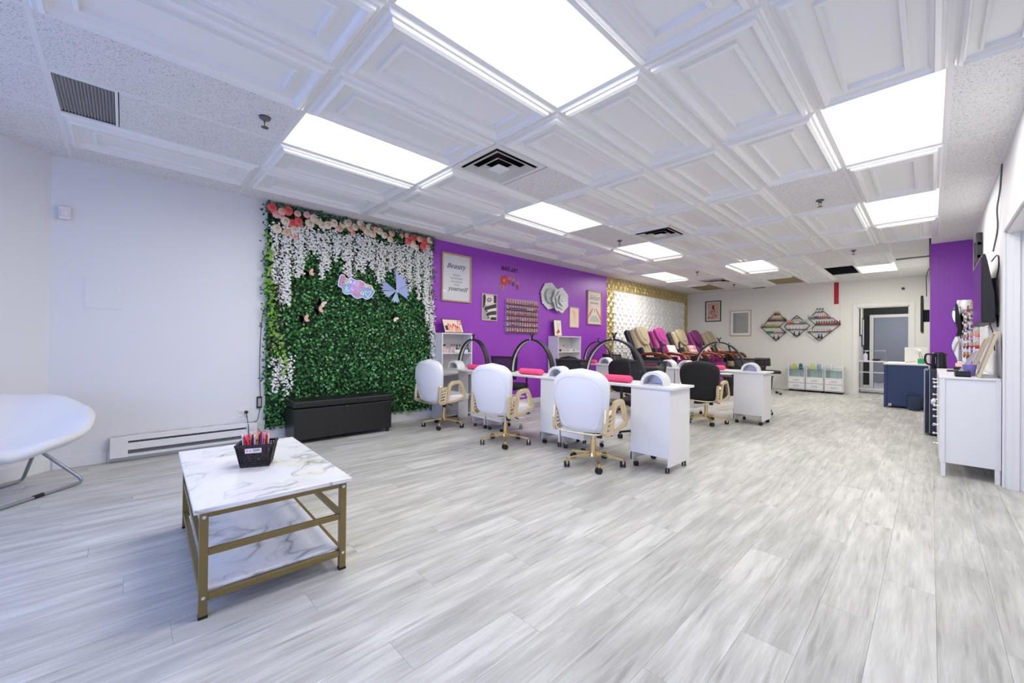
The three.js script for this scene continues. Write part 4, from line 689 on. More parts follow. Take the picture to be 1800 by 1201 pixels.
// ---------------------------------------------------------------- nail desks
const casterWheel = join([-.011, .011].map(x => at(new THREE.CylinderGeometry(.022, .022, .012, 14), x, 0, 0, 0, 0, PI / 2)));
const casterFork = join([bx(.03, .006, .04, 0, .034, .004), bx(.004, .03, .02, 0, .02, .004), cyl(.006, .006, .012, 0, .04, .006, 8)]);
function deskCaster(t, x, d) { const c = part('caster', casterFork, M.steel, t, x, .022, d, rr(-1, 1)); part('wheel', casterWheel, M.rubber, c, 0, 0, 0); }
function nailDesk(label, x0, x1, d0, opts) {
  const w = x1 - x0, dp = .42, h = .755, t = thing('nail_desk', label, 'desk', [x0, 0, d0], 0, 'white nail desks'), s = .016;
  obj('tabletop', span(opts.over ?? 0, w + (opts.over ?? 0) * 0 + (opts.overR ?? 0), h - .022, h, -.015, dp + .015, .003), M.white, t);
  const cab = (a, b, outer) => {
    const y0 = .062, y1 = h - .022;
    obj('side_panel', span(outer < 0 ? a : b - s, outer < 0 ? a + s : b, y0, y1, 0, dp, .001), M.white, t);
    if (outer > 0 || opts.closed) obj('side_panel', span(outer < 0 ? b - s : a, outer < 0 ? b : a + s, y0, y1, 0, dp, .001), M.white, t);
    obj('front_panel', span(a + (outer < 0 ? s : s), b - (outer > 0 ? s : 0), .135, y1, 0.001, s, .001), M.white, t);
    obj('bottom_shelf', span(a + s, b - (outer > 0 ? s : 0), .135, .135 + s, s, dp - .004), M.white, t);
    obj('inner_shelf', span(a + s, b - (outer > 0 ? s : 0), .42, .42 + s, s, dp - .004), M.white, t);
    obj('kick_edge', span(a, a + .012, y0, .135, .0, .014), M.woodFrame, t);
    for (const x of [a + .035, b - .035]) for (const d of [.04, dp - .04]) deskCaster(t, x, d);
  };
  if (opts.left) cab(0, opts.left, -1); else obj('leg', span(.0, s, 0, h - .022, dp - .2, dp - .02), M.white, t);
  if (opts.right) cab(w - opts.right, w, 1);
  // drawer fronts toward the technician
  obj('drawer', [span(w - opts.right + s, w - s, .45, h - .03, dp - .003, dp + .012, .002)], M.white, t);
  return t;
}
nailDesk('white nail desk butted against the bookcase beside the flower wall', -4.93, -4.04, 3.41, { right: .28 });
nailDesk('white rolling nail desk in the middle of the front row', -4.015, -2.785, 3.41, { left: .3, right: .28 });
nailDesk('white rolling nail desk at the open end of the front row, nearest the white chair', -2.765, -1.565, 3.41, { left: .3, right: .37, overR: .035 });
nailDesk('white nail desk of the back row nearest the purple wall', -4.93, -4.13, 6.47, { right: .28 });
nailDesk('white nail desk in the middle of the back row', -4.11, -2.90, 6.47, { left: .3, right: .28 });
nailDesk('white rolling nail desk at the open end of the back row by the black chair', -2.885, -1.63, 6.47, { left: .3, right: .38, overR: .03 });

// half-moon desk lamps
function archLamp(x, d, label, holder = true, W = .35, Hh = .41, y = .755) {
  const t = thing('arch_lamp', label, 'lamp', [x, y, d], 0, 'black half-moon desk lamps'), n = 30, pos = [], idx = [];
  const P = i => { const a = PI - PI * i / n; return [Math.cos(a) * W, .012 + Math.sin(a) * Hh]; };
  const band = (r0, r1, dz0, dz1) => { const s = new THREE.Shape(), a = []; for (let i = 0; i <= n; i++) { const [px, py] = P(i); a.push([px * (1 + r1 / W), .012 + (py - .012) * (1 + r1 / Hh)]); } for (let i = n; i >= 0; i--) { const [px, py] = P(i); a.push([px * (1 + r0 / W), .012 + (py - .012) * (1 + r0 / Hh)]); } const g = new THREE.ExtrudeGeometry(shapeOf(a), { depth: dz1 - dz0, bevelEnabled: false }); return g.translate(0, 0, -dz1); };
  obj('arch', band(-.010, .010, -.034, .034), M.archBlack ??= std([.008, .008, .009], .5), t);
  obj('light_strip', band(-.0125, -.0102, -.014, .014), std([.62, .62, .60], .5), t);
  for (const s of [-1, 1]) obj('clamp_foot', [bx(.05, .012, .09, s * W, .006, 0, .003), bx(.018, .05, .05, s * W, .03, 0, .003)], M.black, t);
  const k = obj('phone_clip', [bx(.02, .03, .02, 0, .012 + Hh + .018, 0, .003), ball(.016, 0, .012 + Hh + .035, 0, 10), bar([-.03, .012 + Hh + .075, 0], [0, .012 + Hh + .04, 0], .012, .014), bar([.03, .012 + Hh + .075, 0], [0, .012 + Hh + .04, 0], .012, .014)], M.black, t);
  obj('screw', ball(.009, 0, .012 + Hh + .004, -.033, 8), M.chrome, t);
}
archLamp(-4.57, 3.63, 'black half-moon lamp on the desk beside the bookcase', true, .325);
archLamp(-3.48, 3.70, 'black half-moon lamp on the middle desk of the front row');
archLamp(-2.30, 3.70, 'black half-moon lamp on the front desk behind the nearest white chair');
archLamp(-4.56, 6.75, 'black half-moon lamp on the back row desk nearest the purple wall', true, .32);
archLamp(-2.31, 6.75, 'black half-moon lamp over the back desk next to the black chair');
function handRest(x, d, label, w = .38, turn = 0) {
  const t = thing('hand_rest', label, 'hand rest', [x, .755, d], turn, 'pink towel hand rests');
  const g = new THREE.CapsuleGeometry(.042, w - .084, 6, 16).rotateZ(PI / 2); g.scale(1, .86, 1.15); const p = g.attributes.position; for (let i = 0; i < p.count; i++) p.setY(i, p.getY(i) + .0018 * noise.noise(p.getX(i) * 60, p.getY(i) * 60, p.getZ(i) * 60)); g.computeVertexNormals();
  obj('cushion', g.translate(0, .036, 0), M.pinkTowel, t); obj('cover_seam', at(new THREE.TorusGeometry(.036, .002, 5, 16), w / 2 - .042, .036, 0, 0, PI / 2, 0), std([.8, .06, .2], .95), t);
}
handRest(-4.43, 3.55, 'pink towelling hand rest on the desk beside the bookcase', .30);
handRest(-3.32, 3.52, 'pink towelling hand rest on the middle front desk');
handRest(-2.20, 3.53, 'pink towelling hand rest behind the nearest white chair', .42);
handRest(-4.62, 6.56, 'pink towelling hand rest on the back row desk by the purple wall', .34);
handRest(-3.42, 6.56, 'pink towelling hand rest on the middle desk of the back row', .36);
handRest(-2.33, 6.56, 'pink towelling hand rest poking out beside the black chair back', .36);
function uvLamp(x, d, label, turn = 0, s = 1) {
  const t = thing('nail_dryer', label, 'nail dryer', [x, .755, d], turn, 'white nail dryer lamps'); t.scale.setScalar(s);
  const o = new THREE.Shape(); o.moveTo(-.115, 0); o.lineTo(-.115, .02); o.absarc(0, .012, .115, PI - .07, .07, true); o.lineTo(.115, 0); o.lineTo(.088, 0); o.absarc(0, .008, .088, .09, PI - .09, false); o.lineTo(-.088, 0);
  obj('shell', extrude(o, .17, .006, 2, 18).translate(0, 0, 0), M.white, t);
  const inn = new THREE.Shape(); inn.moveTo(-.086, .004); inn.absarc(0, .008, .086, PI - .05, .05, true); inn.lineTo(.086, .004);
  obj('reflector', extrude(inn, .02, 0, 1, 16).translate(0, 0, -.06), std([.55, .58, .66], .25, { metalness: .4 }), t);
  obj('base_plate', bx(.17, .006, .16, 0, .004, 0, .001), M.white, t);
}
uvLamp(-4.80, 3.50, 'white dome nail dryer at the bookcase end of the front row', .2, .9); uvLamp(-2.91, 3.55, 'white dome nail dryer on the end of the middle front desk', .1, .95); uvLamp(-1.78, 3.58, 'white dome nail dryer on the open front corner desk', .15, 1.0);
uvLamp(-4.27, 6.6, 'white dome nail dryer on the back desk by the purple wall', .1); uvLamp(-3.04, 6.58, 'white dome nail dryer on the middle back desk, next to its twin', 0); uvLamp(-2.74, 6.58, 'white dome nail dryer on the inner end of the last back desk', 0); uvLamp(-1.82, 6.60, 'white dome nail dryer on the open end of the back row', .1);

// ---------------------------------------------------------------- salon chairs
const baseLegs = (t, mat, r = .27, tall = .095) => {
  for (let i = 0; i < 5; i++) {
    const a = i * 2 * PI / 5 + .35, c = Math.cos(a), s = Math.sin(a);
    const l = obj('base_leg', [bar([c * .02, tall + .012, s * .02], [c * r, .075, s * r], .026, .02), cyl(.012, .013, .03, c * r, .066, s * r, 10)], mat, t);
    const k = part('caster', join([bx(.018, .026, .03, 0, .04, 0, .004), cyl(.006, .006, .02, 0, .052, 0, 6)]), M.chrome, t, c * r, 0, s * r, a * 1.7);
    part('wheel', joinWheel, M.rubber, k, 0, .027, .008);
  }
};
const joinWheel = join([-.014, .014].map(x => at(new THREE.CylinderGeometry(.027, .027, .016, 14), x, 0, 0, 0, 0, PI / 2)));
function armGeo() {
  const o = shapeOf([[-.20, .345], [-.03, .35], [.12, .385], [.155, .41], [.16, .44], [.125, .53], [.085, .60], [.06, .625], [.03, .635], [-.05, .632], [-.10, .622], [-.13, .59], [-.16, .48]]);
  o.holes.push(new THREE.Path(shapeOf([[-.155, .38], [-.02, .387], [.09, .415], [.115, .43], [.085, .52], [.05, .585], [.02, .59], [-.06, .582], [-.095, .565], [-.125, .47]]).getPoints()));
  const g1 = extrude(o, .042, .008, 2);
  const b = shapeOf([[-.30, .37], [-.275, .34], [-.20, .335], [-.175, .42], [-.16, .51], [-.17, .56], [-.20, .56], [-.235, .53], [-.255, .58], [-.285, .57], [-.30, .46]]);
  for (let i = 0; i < 4; i++) { const y = .38 + i * .036; b.holes.push(new THREE.Path(shapeOf([[-.272 + i * .006, y], [-.205 + i * .006, y + .008], [-.202 + i * .006, y + .028], [-.27 + i * .006, y + .02]]).getPoints())); }
  return join([g1, extrude(b, .03, .005, 1)]).rotateY(PI / 2);            // shape x (forward) -> -z
}
const armG = armGeo();
function backPoint(w0, w1, h, th, bow) {                                // padded back shell, wide shoulders and narrow waist
  return (u, v, k) => {
    const half = (v < .25 ? w0 + (w1 - w0) * .15 * v / .25 : w0 + (w1 - w0) * (.15 + .85 * Math.sin(Math.min(1, (v - .25) / .42) * PI / 2))) / 2;
    const top = v > .68 ? Math.sqrt(Math.max(0, 1 - ((v - .68) / .32) ** 2.6)) : v < .08 ? .86 + .14 * v / .08 : 1;
    const X = u * half * Math.max(.02, top), round = Math.sqrt(Math.max(0, 1 - .75 * Math.abs(u) ** 6)) * Math.sqrt(Math.max(.03, 1 - Math.max(0, (v - .9) / .1) ** 2 - Math.max(0, (.06 - v) / .06) ** 2 * .6));
    return [X, v * h, k * th / 2 * round - bow * u * u + .03 * Math.sin(v * PI)];
  };
}
function cushionBack(f) {
  const g = new THREE.BoxGeometry(1, 1, 1, 18, 22, 4), p = g.attributes.position;
  for (let i = 0; i < p.count; i++) p.setXYZ(i, ...f(p.getX(i) * 2, p.getY(i) + .5, p.getZ(i) * 2));
  g.computeVertexNormals(); return g;
}
const backF = backPoint(.46, .54, .555, .085, .04);
const seamG = tube(Array.from({ length: 33 }, (_, i) => { const a = -1.1 + i / 32 * (PI + 2.2), c = Math.cos(a), s = Math.sin(a), q = backF(.86 * Math.sign(c) * Math.abs(c) ** .55, .46 + .43 * Math.sign(s) * Math.abs(s) ** .6, 1); return [q[0], q[1], -q[2]]; }), .0035, 90, 5);
const backG = cushionBack(backF);
function salonChair(label, uph, armMat, group, baseMat) {
  const t = thing('salon_chair', label, 'chair', [0, 0, 0], 0, group);
  const bk = obj('backrest', backG.clone().rotateX(.10).translate(0, .355, .235), uph, t);
  obj('seam', seamG.clone().rotateX(.10).translate(0, .355, .235), uph, bk);
  const seatS = shapeOf([[-.22, -.2], [.22, -.2], [.25, 0], [.235, .2], [.15, .25], [-.15, .25], [-.235, .2], [-.25, 0]], true);
  obj('seat', extrude(seatS, .09, .025, 3).rotateX(-PI / 2).translate(0, .40, -.03), uph, t);
  obj('seat_pan', [bx(.36, .016, .36, 0, .348, 0, .003)], M.black, t);
  for (const s of [-1, 1]) obj('armrest', armG.clone().translate(s * .252, 0, 0), armMat, t);
  obj('back_trim', tube([[-.235, .52, -.27], [-.235, .40, -.285], [-.19, .352, -.29], [0, .345, -.295], [.19, .352, -.29], [.235, .40, -.285], [.235, .52, -.27]], .007, 40, 6), armMat, t);
  obj('mechanism', [bx(.12, .04, .16, 0, .325, 0, .006), rod([.05, .33, -.02], [.2, .30, -.03], .006), bx(.05, .05, .03, .1, .30, -.08, .008)], M.black, t);
  obj('gas_lift', cyl(.013, .013, .10, 0, .275, 0), M.chrome, t); obj('post', [cyl(.026, .023, .15, 0, .17, 0), cyl(.04, .03, .035, 0, .10, 0)], baseMat, t);
  baseLegs(t, baseMat); return t;
}
const wc = salonChair('white leather salon chair with gold arms at the open front corner desk', M.whiteLeather, M.goldPlastic, 'white salon chairs', M.gold);
wc.position.set(-2.19, 0, -3.18); wc.rotation.y = .14;
copyOf(wc, [-3.33, 0, 3.12], .16, 'white leather salon chair with gold arms at the middle front desk'); copyOf(wc, [-4.56, 0, 3.13], .08, 'white leather salon chair with gold arms beside the flower wall');
const bc = salonChair('black salon chair with gold arms at the open end of the back row', M.blackSoft, M.goldPlastic, 'black salon chairs', M.gold);
bc.position.set(-2.27, 0, -6.13); bc.rotation.y = .0;
copyOf(bc, [-3.46, 0, 6.1], .05, 'black salon chair seen behind the nearest half-moon lamp'); copyOf(bc, [-4.58, 0, 6.1], .0, 'black salon chair of the back row nearest the purple wall');

// technicians' mesh chairs
function meshChair(label) {
  const t = thing('mesh_chair', label, 'chair', [0, 0, 0], 0, 'mesh-back technician chairs');
  const o = shapeOf([[-.19, .0], [.19, .0], [.235, .36], [-.235, .36]]), hole = shapeOf([[-.165, .025], [.165, .025], [.205, .335], [-.205, .335]]); const oo = o.clone(); oo.holes.push(new THREE.Path(hole.getPoints()));
  const place = g => g.rotateX(.12).translate(0, .57, .22);               // back stands on the -depth side, facing +depth
  obj('back_frame', place(extrude(oo, .024, .004, 1)), M.black, t); obj('back_mesh', place(extrude(hole, .006)), M.mesh, t);
  obj('back_stem', bar([0, .43, -.16], [0, .62, -.235], .05, .02), M.black, t);
  obj('seat', extrude(shapeOf([[-.2, -.2], [.2, -.2], [.235, .15], [.16, .22], [-.16, .22], [-.235, .15]], true), .07, .02, 2).rotateX(-PI / 2).translate(0, .45, 0), M.blackSoft, t);
  for (const s of [-1, 1]) obj('armrest', [bar([s * .26, .42, .02], [s * .27, .62, .0], .03, .025), bx(.05, .025, .22, s * .27, .63, .03, .01)], M.black, t);
  obj('seat_pan', bx(.3, .02, .3, 0, .405, 0, .003), M.black, t); obj('gas_lift', cyl(.015, .015, .12, 0, .34, 0), M.chrome, t); obj('post', [cyl(.027, .025, .19, 0, .19, 0), cyl(.04, .03, .035, 0, .10, 0)], M.black, t);
  baseLegs(t, M.black, .28); return t;
}
const mc = meshChair('black mesh-back chair behind the nearest front desk'); mc.position.set(-2.38, 0, -4.5); mc.rotation.y = PI + .35;
copyOf(mc, [-3.38, 0, 4.55], PI - .25, 'black mesh-back chair behind the middle front desk'); copyOf(mc, [-4.68, 0, 4.5], PI - .35, 'black mesh-back chair behind the desk beside the first bookcase');
copyOf(mc, [-2.05, 0, 7.5], PI - .15, 'black mesh-back chair behind the last back desk'); copyOf(mc, [-4.5, 0, 7.45], PI + .1, 'black mesh-back chair behind the back desk at the purple wall');

// ---------------------------------------------------------------- pedicure massage chairs
const slab = (w, h, th, r = .03) => new RoundedBoxGeometry(w, h, th, 4, Math.min(r, th / 2.05));
function pedicureChair(label, face, shell, d, pillowTex, pillowLabel) {
  const t = thing('pedicure_chair', label, 'massage chair', [-4.05, 0, d], -PI / 2, 'pedicure massage chairs');
  // local: forward = +depth, x across
  obj('foot_tub', [bx(.56, .44, .52, 0, .24, .74, .05)], shell, t);
  obj('tub_basin', [lathe([[0, .02], [.16, .03], [.2, .12], [.215, .125], [.2, 0], [0, -.01]], 0, .36, .74, 22)], M.white, t);
  obj('base', [bx(.60, .56, .62, 0, .28, .12, .04)], shell, t);
  obj('seat', slab(.52, .15, .56, .05).translate(0, .63, -.10), face, t);
  const tilt = .40, up = (g, y, z = 0) => g.translate(0, y, z).rotateX(tilt).translate(0, .64, .14);
  obj('back_shell', up(slab(.60, .90, .12, .05), .44, .06), shell, t);
  const bk = obj('back_cushion', up(slab(.50, .86, .14, .06), .44, -.04), face, t);
  for (const x of [-.14, 0, .14]) obj('cushion_ridge', up(new THREE.CapsuleGeometry(.035, .34, 4, 10).scale(1, 1, .5).translate(x, 0, 0), .27, -.112), face, bk);
  const hs = shapeOf([[-.2, .2], [.2, .2], [.22, .05], [.17, -.12], [.08, -.2], [-.08, -.2], [-.17, -.12], [-.22, .05]], true);
  const hd = obj('head_pillow', up(extrude(hs, .07, .025, 3), .67, -.14), face, t);
  const hs2 = shapeOf([[-.12, .13], [.12, .13], [.13, .02], [.09, -.08], [0, -.12], [-.09, -.08], [-.13, .02]], true);
  obj('pillow_inset', up(extrude(hs2, .02, .008, 2), .68, -.178), face, hd);
  for (const s of [-1, 1]) {
    obj('side_wing', up(slab(.07, .42, .2, .03), .2, -.09).translate(s * .29, 0, 0), shell, t);
    const arm = obj('armrest', tube([[s * .33, .86, -.22], [s * .36, .93, -.05], [s * .37, .945, .18], [s * .36, .91, .42], [s * .345, .82, .52]], .034, 30, 10), M.mahogany, t); arm.scale.set(1, 1, 1);
    obj('arm_support', bx(.05, .40, .34, s * .335, .68, .1, .02), shell, t);
  }
  obj('remote_post', [rod([.37, .91, .36], [.365, 1.10, .32], .02, 8), bx(.05, .13, .03, .365, 1.14, .31, .01)], M.black, t);
  if (pillowTex) {
    const p = thing('printed_cushion', pillowLabel, 'cushion', [-4.05, .708, d], -PI / 2, 'printed cushions on the massage chairs');
    const g = new THREE.BoxGeometry(.42, .36, .11, 10, 10, 2), q = g.attributes.position; for (let i = 0; i < q.count; i++) { const u = q.getX(i) / .21, v = q.getY(i) / .18; q.setZ(i, q.getZ(i) * Math.max(.12, (1 - u * u * .85) * (1 - v * v * .85))); } g.computeVertexNormals();
    obj('cushion_body', g.rotateX(.42).translate(0, .25, -.02), std([1, 1, 1], .9, { map: pillowTex }), p);
  }
}
const floral = (base, cols, s) => canvasTex(256, 200, (c, w, h) => { seed = s; c.fillStyle = base; c.fillRect(0, 0, w, h); for (let i = 0; i < 26; i++) { c.fillStyle = pick(cols); c.beginPath(); c.ellipse(rnd() * w, rnd() * h, 10 + rnd() * 34, 8 + rnd() * 20, rnd() * 3, 0, 7); c.fill(); } });
pedicureChair('beige massage chair with black shell nearest the purple wall', M.beige, M.black, 8.1);
pedicureChair('bright magenta massage chair between two beige ones', M.magenta, M.plum, 8.95, floral('#e6c7c4', ['#f4e3de', '#d88a92', '#ffffff'], 5), 'pale pink printed cushion on the bright magenta chair');
pedicureChair('beige massage chair with black shell in the middle of the row', M.beige, M.black, 10.1, floral('#f0c0c4', ['#ffffff', '#5a2a3a', '#e88a9a'], 6), 'pink and black printed cushion on the middle beige chair');
pedicureChair('dark plum massage chair next to the last beige one', M.plum, M.plum, 11.03, floral('#e9d9cf', ['#c8323c', '#f07a80', '#f4eee6'], 7), 'white and red printed cushion on the plum chair');
pedicureChair('beige massage chair in the corner by the back wall', M.beige, M.black, 12.0, floral('#d9c9b4', ['#efe6da', '#c79a86'], 8), 'cream printed cushion on the corner chair');

// ---------------------------------------------------------------- swivel stool, carts on the back wall
{
  const t = thing('backrest_stool', 'black padded rolling stool with curved backrest near the white carts', 'stool', [-2.66, 0, 11.0], .7);
  obj('seat', new RoundedBoxGeometry(.40, .08, .38, 4, .035).translate(0, .52, 0), M.leather, t);
  obj('backrest', [bar([0, .52, .12], [.0, .60, .26], .04, .02), new RoundedBoxGeometry(.36, .2, .07, 4, .03).rotateX(-.15).translate(0, .74, -.28)], M.leather, t);
  obj('back_stem', tube([[0, .5, .1], [0, .53, .24], [0, .62, .31], [0, .72, .30]], .014, 20, 8), M.chrome, t);
  obj('post', [cyl(.02, .02, .4, 0, .29, 0), cyl(.04, .03, .04, 0, .1, 0)], M.chrome, t); baseLegs(t, M.chrome, .26);
}
[[-2.52, 'farthest from the doorway', ['#c9c94a', '#2f5f7a']], [-2.15, 'in the middle of the three', ['#c2d060', '#8fa8c8']], [-1.78, 'nearest the doorway, under the taped paper', ['#d8dcd8']]].forEach(([x, where, items], k) => {
  const t = thing('drawer_cart', 'small white two-drawer rolling cart with glass top tray, ' + where, 'cart', [x, 0, 12.2], 0, 'white drawer carts on the back wall'), w = .355, dp = .28, s = .015;
  for (const a of [0, w - s]) obj('side_panel', span(a, a + s, .05, .66, 0, dp, .001), M.white, t);
  obj('back_panel', span(s, w - s, .05, .66, dp - .01, dp), M.white, t); obj('bottom_panel', span(s, w - s, .05, .065, 0, dp - .01), M.white, t); obj('middle_shelf', span(s, w - s, .355, .37, 0, dp - .01), M.white, t);
  for (const [y0, y1] of [[.072, .215], [.222, .352]]) { const d = obj('drawer', span(s + .003, w - s - .003, y0, y1, -.012, .18, .002), M.white, t); obj('handle', [rod([.12, (y0 + y1) / 2 + .01, -.032], [w - .12, (y0 + y1) / 2 + .01, -.032], .005), rod([.13, (y0 + y1) / 2 + .01, -.032], [.13, (y0 + y1) / 2 + .01, -.012], .004), rod([w - .13, (y0 + y1) / 2 + .01, -.032], [w - .13, (y0 + y1) / 2 + .01, -.012], .004)], M.steel, d); }
  obj('glass_shelf', span(s + .001, w - s - .001, .545, .551, .004, dp - .011), phys([.55, .78, .72], .05, { transmission: .8, thickness: 0, ior: 1.45 }), t);
  obj('front_rail', [rod([s, .60, .008], [w - s, .60, .008], .005), rod([.1, .37, .02], [.1, .545, .02], .004), rod([w - .1, .37, .02], [w - .1, .545, .02], .004)], M.steel, t);
  for (const a of [.04, w - .04]) for (const d of [.04, dp - .04]) deskCaster(t, a, d);
  items.forEach((c, i) => { const b = thing('supply_bottle', `${['yellow', 'blue', 'pale'][c.startsWith('#d8') ? 2 : i]} plastic bottle on the white cart ${where}`, 'bottle', [x + .11 + i * .13, .552, 12.35]); obj('bottle_body', lathe([[0, 0], [.035, 0], [.037, .01], [.037, .12], [.02, .145], [.012, .15], [0, .15]], 0, 0, 0, 14), std(c, .3), b); obj('pump_cap', [cyl(.013, .013, .03, 0, .165, 0, 10), bar([0, .185, 0], [0, .19, -.03], .012, .01)], M.white, b); });
});
tag(obj('taped_paper', [span(-1.82, -1.52, .72, 1.12, ZB - .003, ZB - .0005)], std([.76, .75, .70], .8)), 'blank white paper sheet taped to the back wall above the carts', 'paper');
{ const t = thing('wall_camera', 'small round white camera on the back wall over the doorway', 'camera', [-.43, 2.44, ZB]); obj('mount', at(new THREE.CylinderGeometry(.05, .05, .02, 18), 0, 0, -.01, PI / 2, 0, 0), M.trim, t); obj('lens_barrel', at(new THREE.CylinderGeometry(.028, .03, .05, 14), 0, 0, -.04, PI / 2, 0, 0), M.black, t); }

// ---------------------------------------------------------------- right side of the salon
{
  const t = thing('dresser', 'tall white drawer dresser on legs beside the doorway', 'dresser', [.06, 0, 5.19]), w = .345, L = 2.0, h = .875;
  obj('body', span(.008, w, .12, h - .02, .012, L - .01, .004), M.white, t); obj('top_panel', span(-.008, w, h - .02, h, 0, L, .005), M.white, t);
  obj('end_frame', [span(-.002, .03, .12, h - .02, 0, .013, .002), span(w - .03, w, .12, h - .02, 0, .013, .002)], M.white, t);
  for (const x of [.004, w - .034]) for (const d of [.0, L - .04]) obj('leg', span(x, x + .03, 0, .1195, d, d + .03, .003), M.white, t);
  for (let i = 0; i < 3; i++) for (let j = 0; j < 4; j++) { const d0 = .03 + i * .65, y0 = .14 + j * .178, dr = obj('drawer', span(-.006, .012, y0, y0 + .17, d0, d0 + .635, .003), M.white, t); for (const k of [.32]) obj('knob', [at(new THREE.CylinderGeometry(.006, .006, .03, 8), -.02, y0 + .085, d0 + k, 0, 0, PI / 2), at(new THREE.SphereGeometry(.012, 10, 8), -.033, y0 + .085, d0 + k)], M.chrome, dr); }
  tag(obj('loose_cloth', [at(new THREE.SphereGeometry(.05, 12, 8).scale(.4, .45, 1.1), .022, .56, 6.2), at(new THREE.SphereGeometry(.035, 10, 8).scale(.5, .5, 1), .02, .535, 6.27)], M.fabricWhite), 'white cloth tag caught in a dresser drawer', 'cloth');
  const y = .876;
  tag(obj('remote_tray', [span(.12, .29, y, y + .014, 6.30, 6.44, .005), span(.13, .28, y + .012, y + .016, 6.31, 6.43, .002)], M.black), 'flat black tray lying on the dresser top', 'tray');
  // leaning frames
  const leaner = (label, x, d, w, h, lean, turn, fm, tex) => { const o = thing('leaning_picture', label, 'picture', [x, y + .011 * Math.sin(lean), d], turn); const fw = .02, gs = [bx(w, fw, .02, 0, fw / 2, 0, .002), bx(w, fw, .02, 0, h - fw / 2, 0, .002), bx(fw, h - 2 * fw, .02, -w / 2 + fw / 2, h / 2, 0, .002), bx(fw, h - 2 * fw, .02, w / 2 - fw / 2, h / 2, 0, .002)]; const a = obj('frame', gs, fm, o); a.rotation.x = -lean; const b = obj('panel', bx(w - fw, h - fw, .006, 0, h / 2, 0), tex, o); b.rotation.x = -lean; return o; };
  const mauve = std([.30, .16, .34], .35), dk = std([.03, .025, .04], .3);
  leaner('tall pale-framed picture leaning on the wall at the near end of the dresser', .285, 5.34, .26, .40, .26, -PI / 2, M.paleWood, mauve);
  leaner('pale-framed picture leaning behind the tallest frame on the dresser', .255, 5.72, .28, .36, .30, -PI / 2, M.paleWood, mauve);
  leaner('dark-faced low frame leaning on the dresser beside the purple cup', .20, 5.97, .22, .26, .5, -PI / 2, std([.5, .48, .6], .4), dk);
  const cup = thing('purple_cup', 'lilac plastic cup standing on the dresser between frames', 'cup', [.245, y, 5.53]); obj('cup_wall', new THREE.LatheGeometry([[0, .003], [.032, .003], [.042, .1], [.045, .1], [.035, 0], [0, 0]].map(p => new THREE.Vector2(...p)), 20), std([.30, .24, .68], .4), cup);
  tag(obj('organizer_tray', [span(.15, .24, y, y + .008, 5.25, 5.5), span(.15, .155, y, y + .05, 5.25, 5.5), span(.235, .24, y, y + .05, 5.25, 5.5), span(.155, .235, y, y + .05, 5.25, 5.255), span(.155, .235, y, y + .035, 5.495, 5.5), span(.155, .235, y, y + .03, 5.36, 5.364)], M.black), 'black open desk organiser in front of the leaning frames', 'organiser');
  const calc = thing('card_terminal', 'small black card terminal with pale face near the mirror', 'terminal', [.24, y, 7.0]); obj('terminal_body', bx(.11, .035, .16, 0, .018, 0, .008), M.black, calc); obj('display', at(new THREE.BoxGeometry(.08, .05, .004), 0, .055, -.04, -.5, 0, 0), std([.75, .45, .42], .4), calc);
}
{
  const t = thing('mini_fridge', 'black mini fridge with glossy door beside the white dresser', 'fridge', [-.06, 0, 7.44]), w = .44, h = .845;
  obj('cabinet', span(.055, w, .02, h, 0, .46, .006), M.navyBlack ??= std([.016, .022, .045], .3), t); obj('door', span(0, .05, .03, h - .003, .002, .458, .012), M.blackGloss, t); obj('door_seal', span(.049, .056, .035, h - .01, .008, .452), M.steel, t); obj('edge_trim', span(.002, .012, .03, h - .003, -.002, .003, .001), M.steel, t);
  for (const x of [.07, w - .05]) for (const d of [.04, .42]) obj('foot', cyl(.015, .015, .02, x, .01, d, 8), M.rubber, t);
  const k = thing('electric_kettle', 'glossy black electric kettle standing on the mini fridge', 'kettle', [.075, .846, 7.62]);
  obj('power_base', cyl(.085, .082, .02, 0, .01, 0, 24), M.black, k);
  obj('jug', lathe([[0, .022], [.072, .022], [.076, .03], [.066, .2], [.06, .215], [0, .218]], 0, 0, 0, 26), M.blackGloss, k); obj('lid', lathe([[0, .222], [.04, .221], [.056, .214], [0, .205]], 0, 0, 0, 20), M.black, k);
  obj('handle', tube([[-.055, .19, 0], [-.11, .195, 0], [-.125, .15, 0], [-.115, .08, 0], [-.07, .055, 0]], .012, 26, 8), M.black, k); obj('spout', [at(new THREE.ConeGeometry(.028, .05, 3), .066, .19, 0, 0, 0, -.9)], M.blackGloss, k); obj('water_gauge', bx(.004, .09, .012, -.03, .12, -.064, .002), std([.4, .42, .45], .2), k);
  obj('power_cord', tube([[.08, .01, .02], [.16, .012, .1], [.22, .03, .2], [.27, .035, .05], [.3, .035, .25]], .004, 26, 6), M.black, k);
}
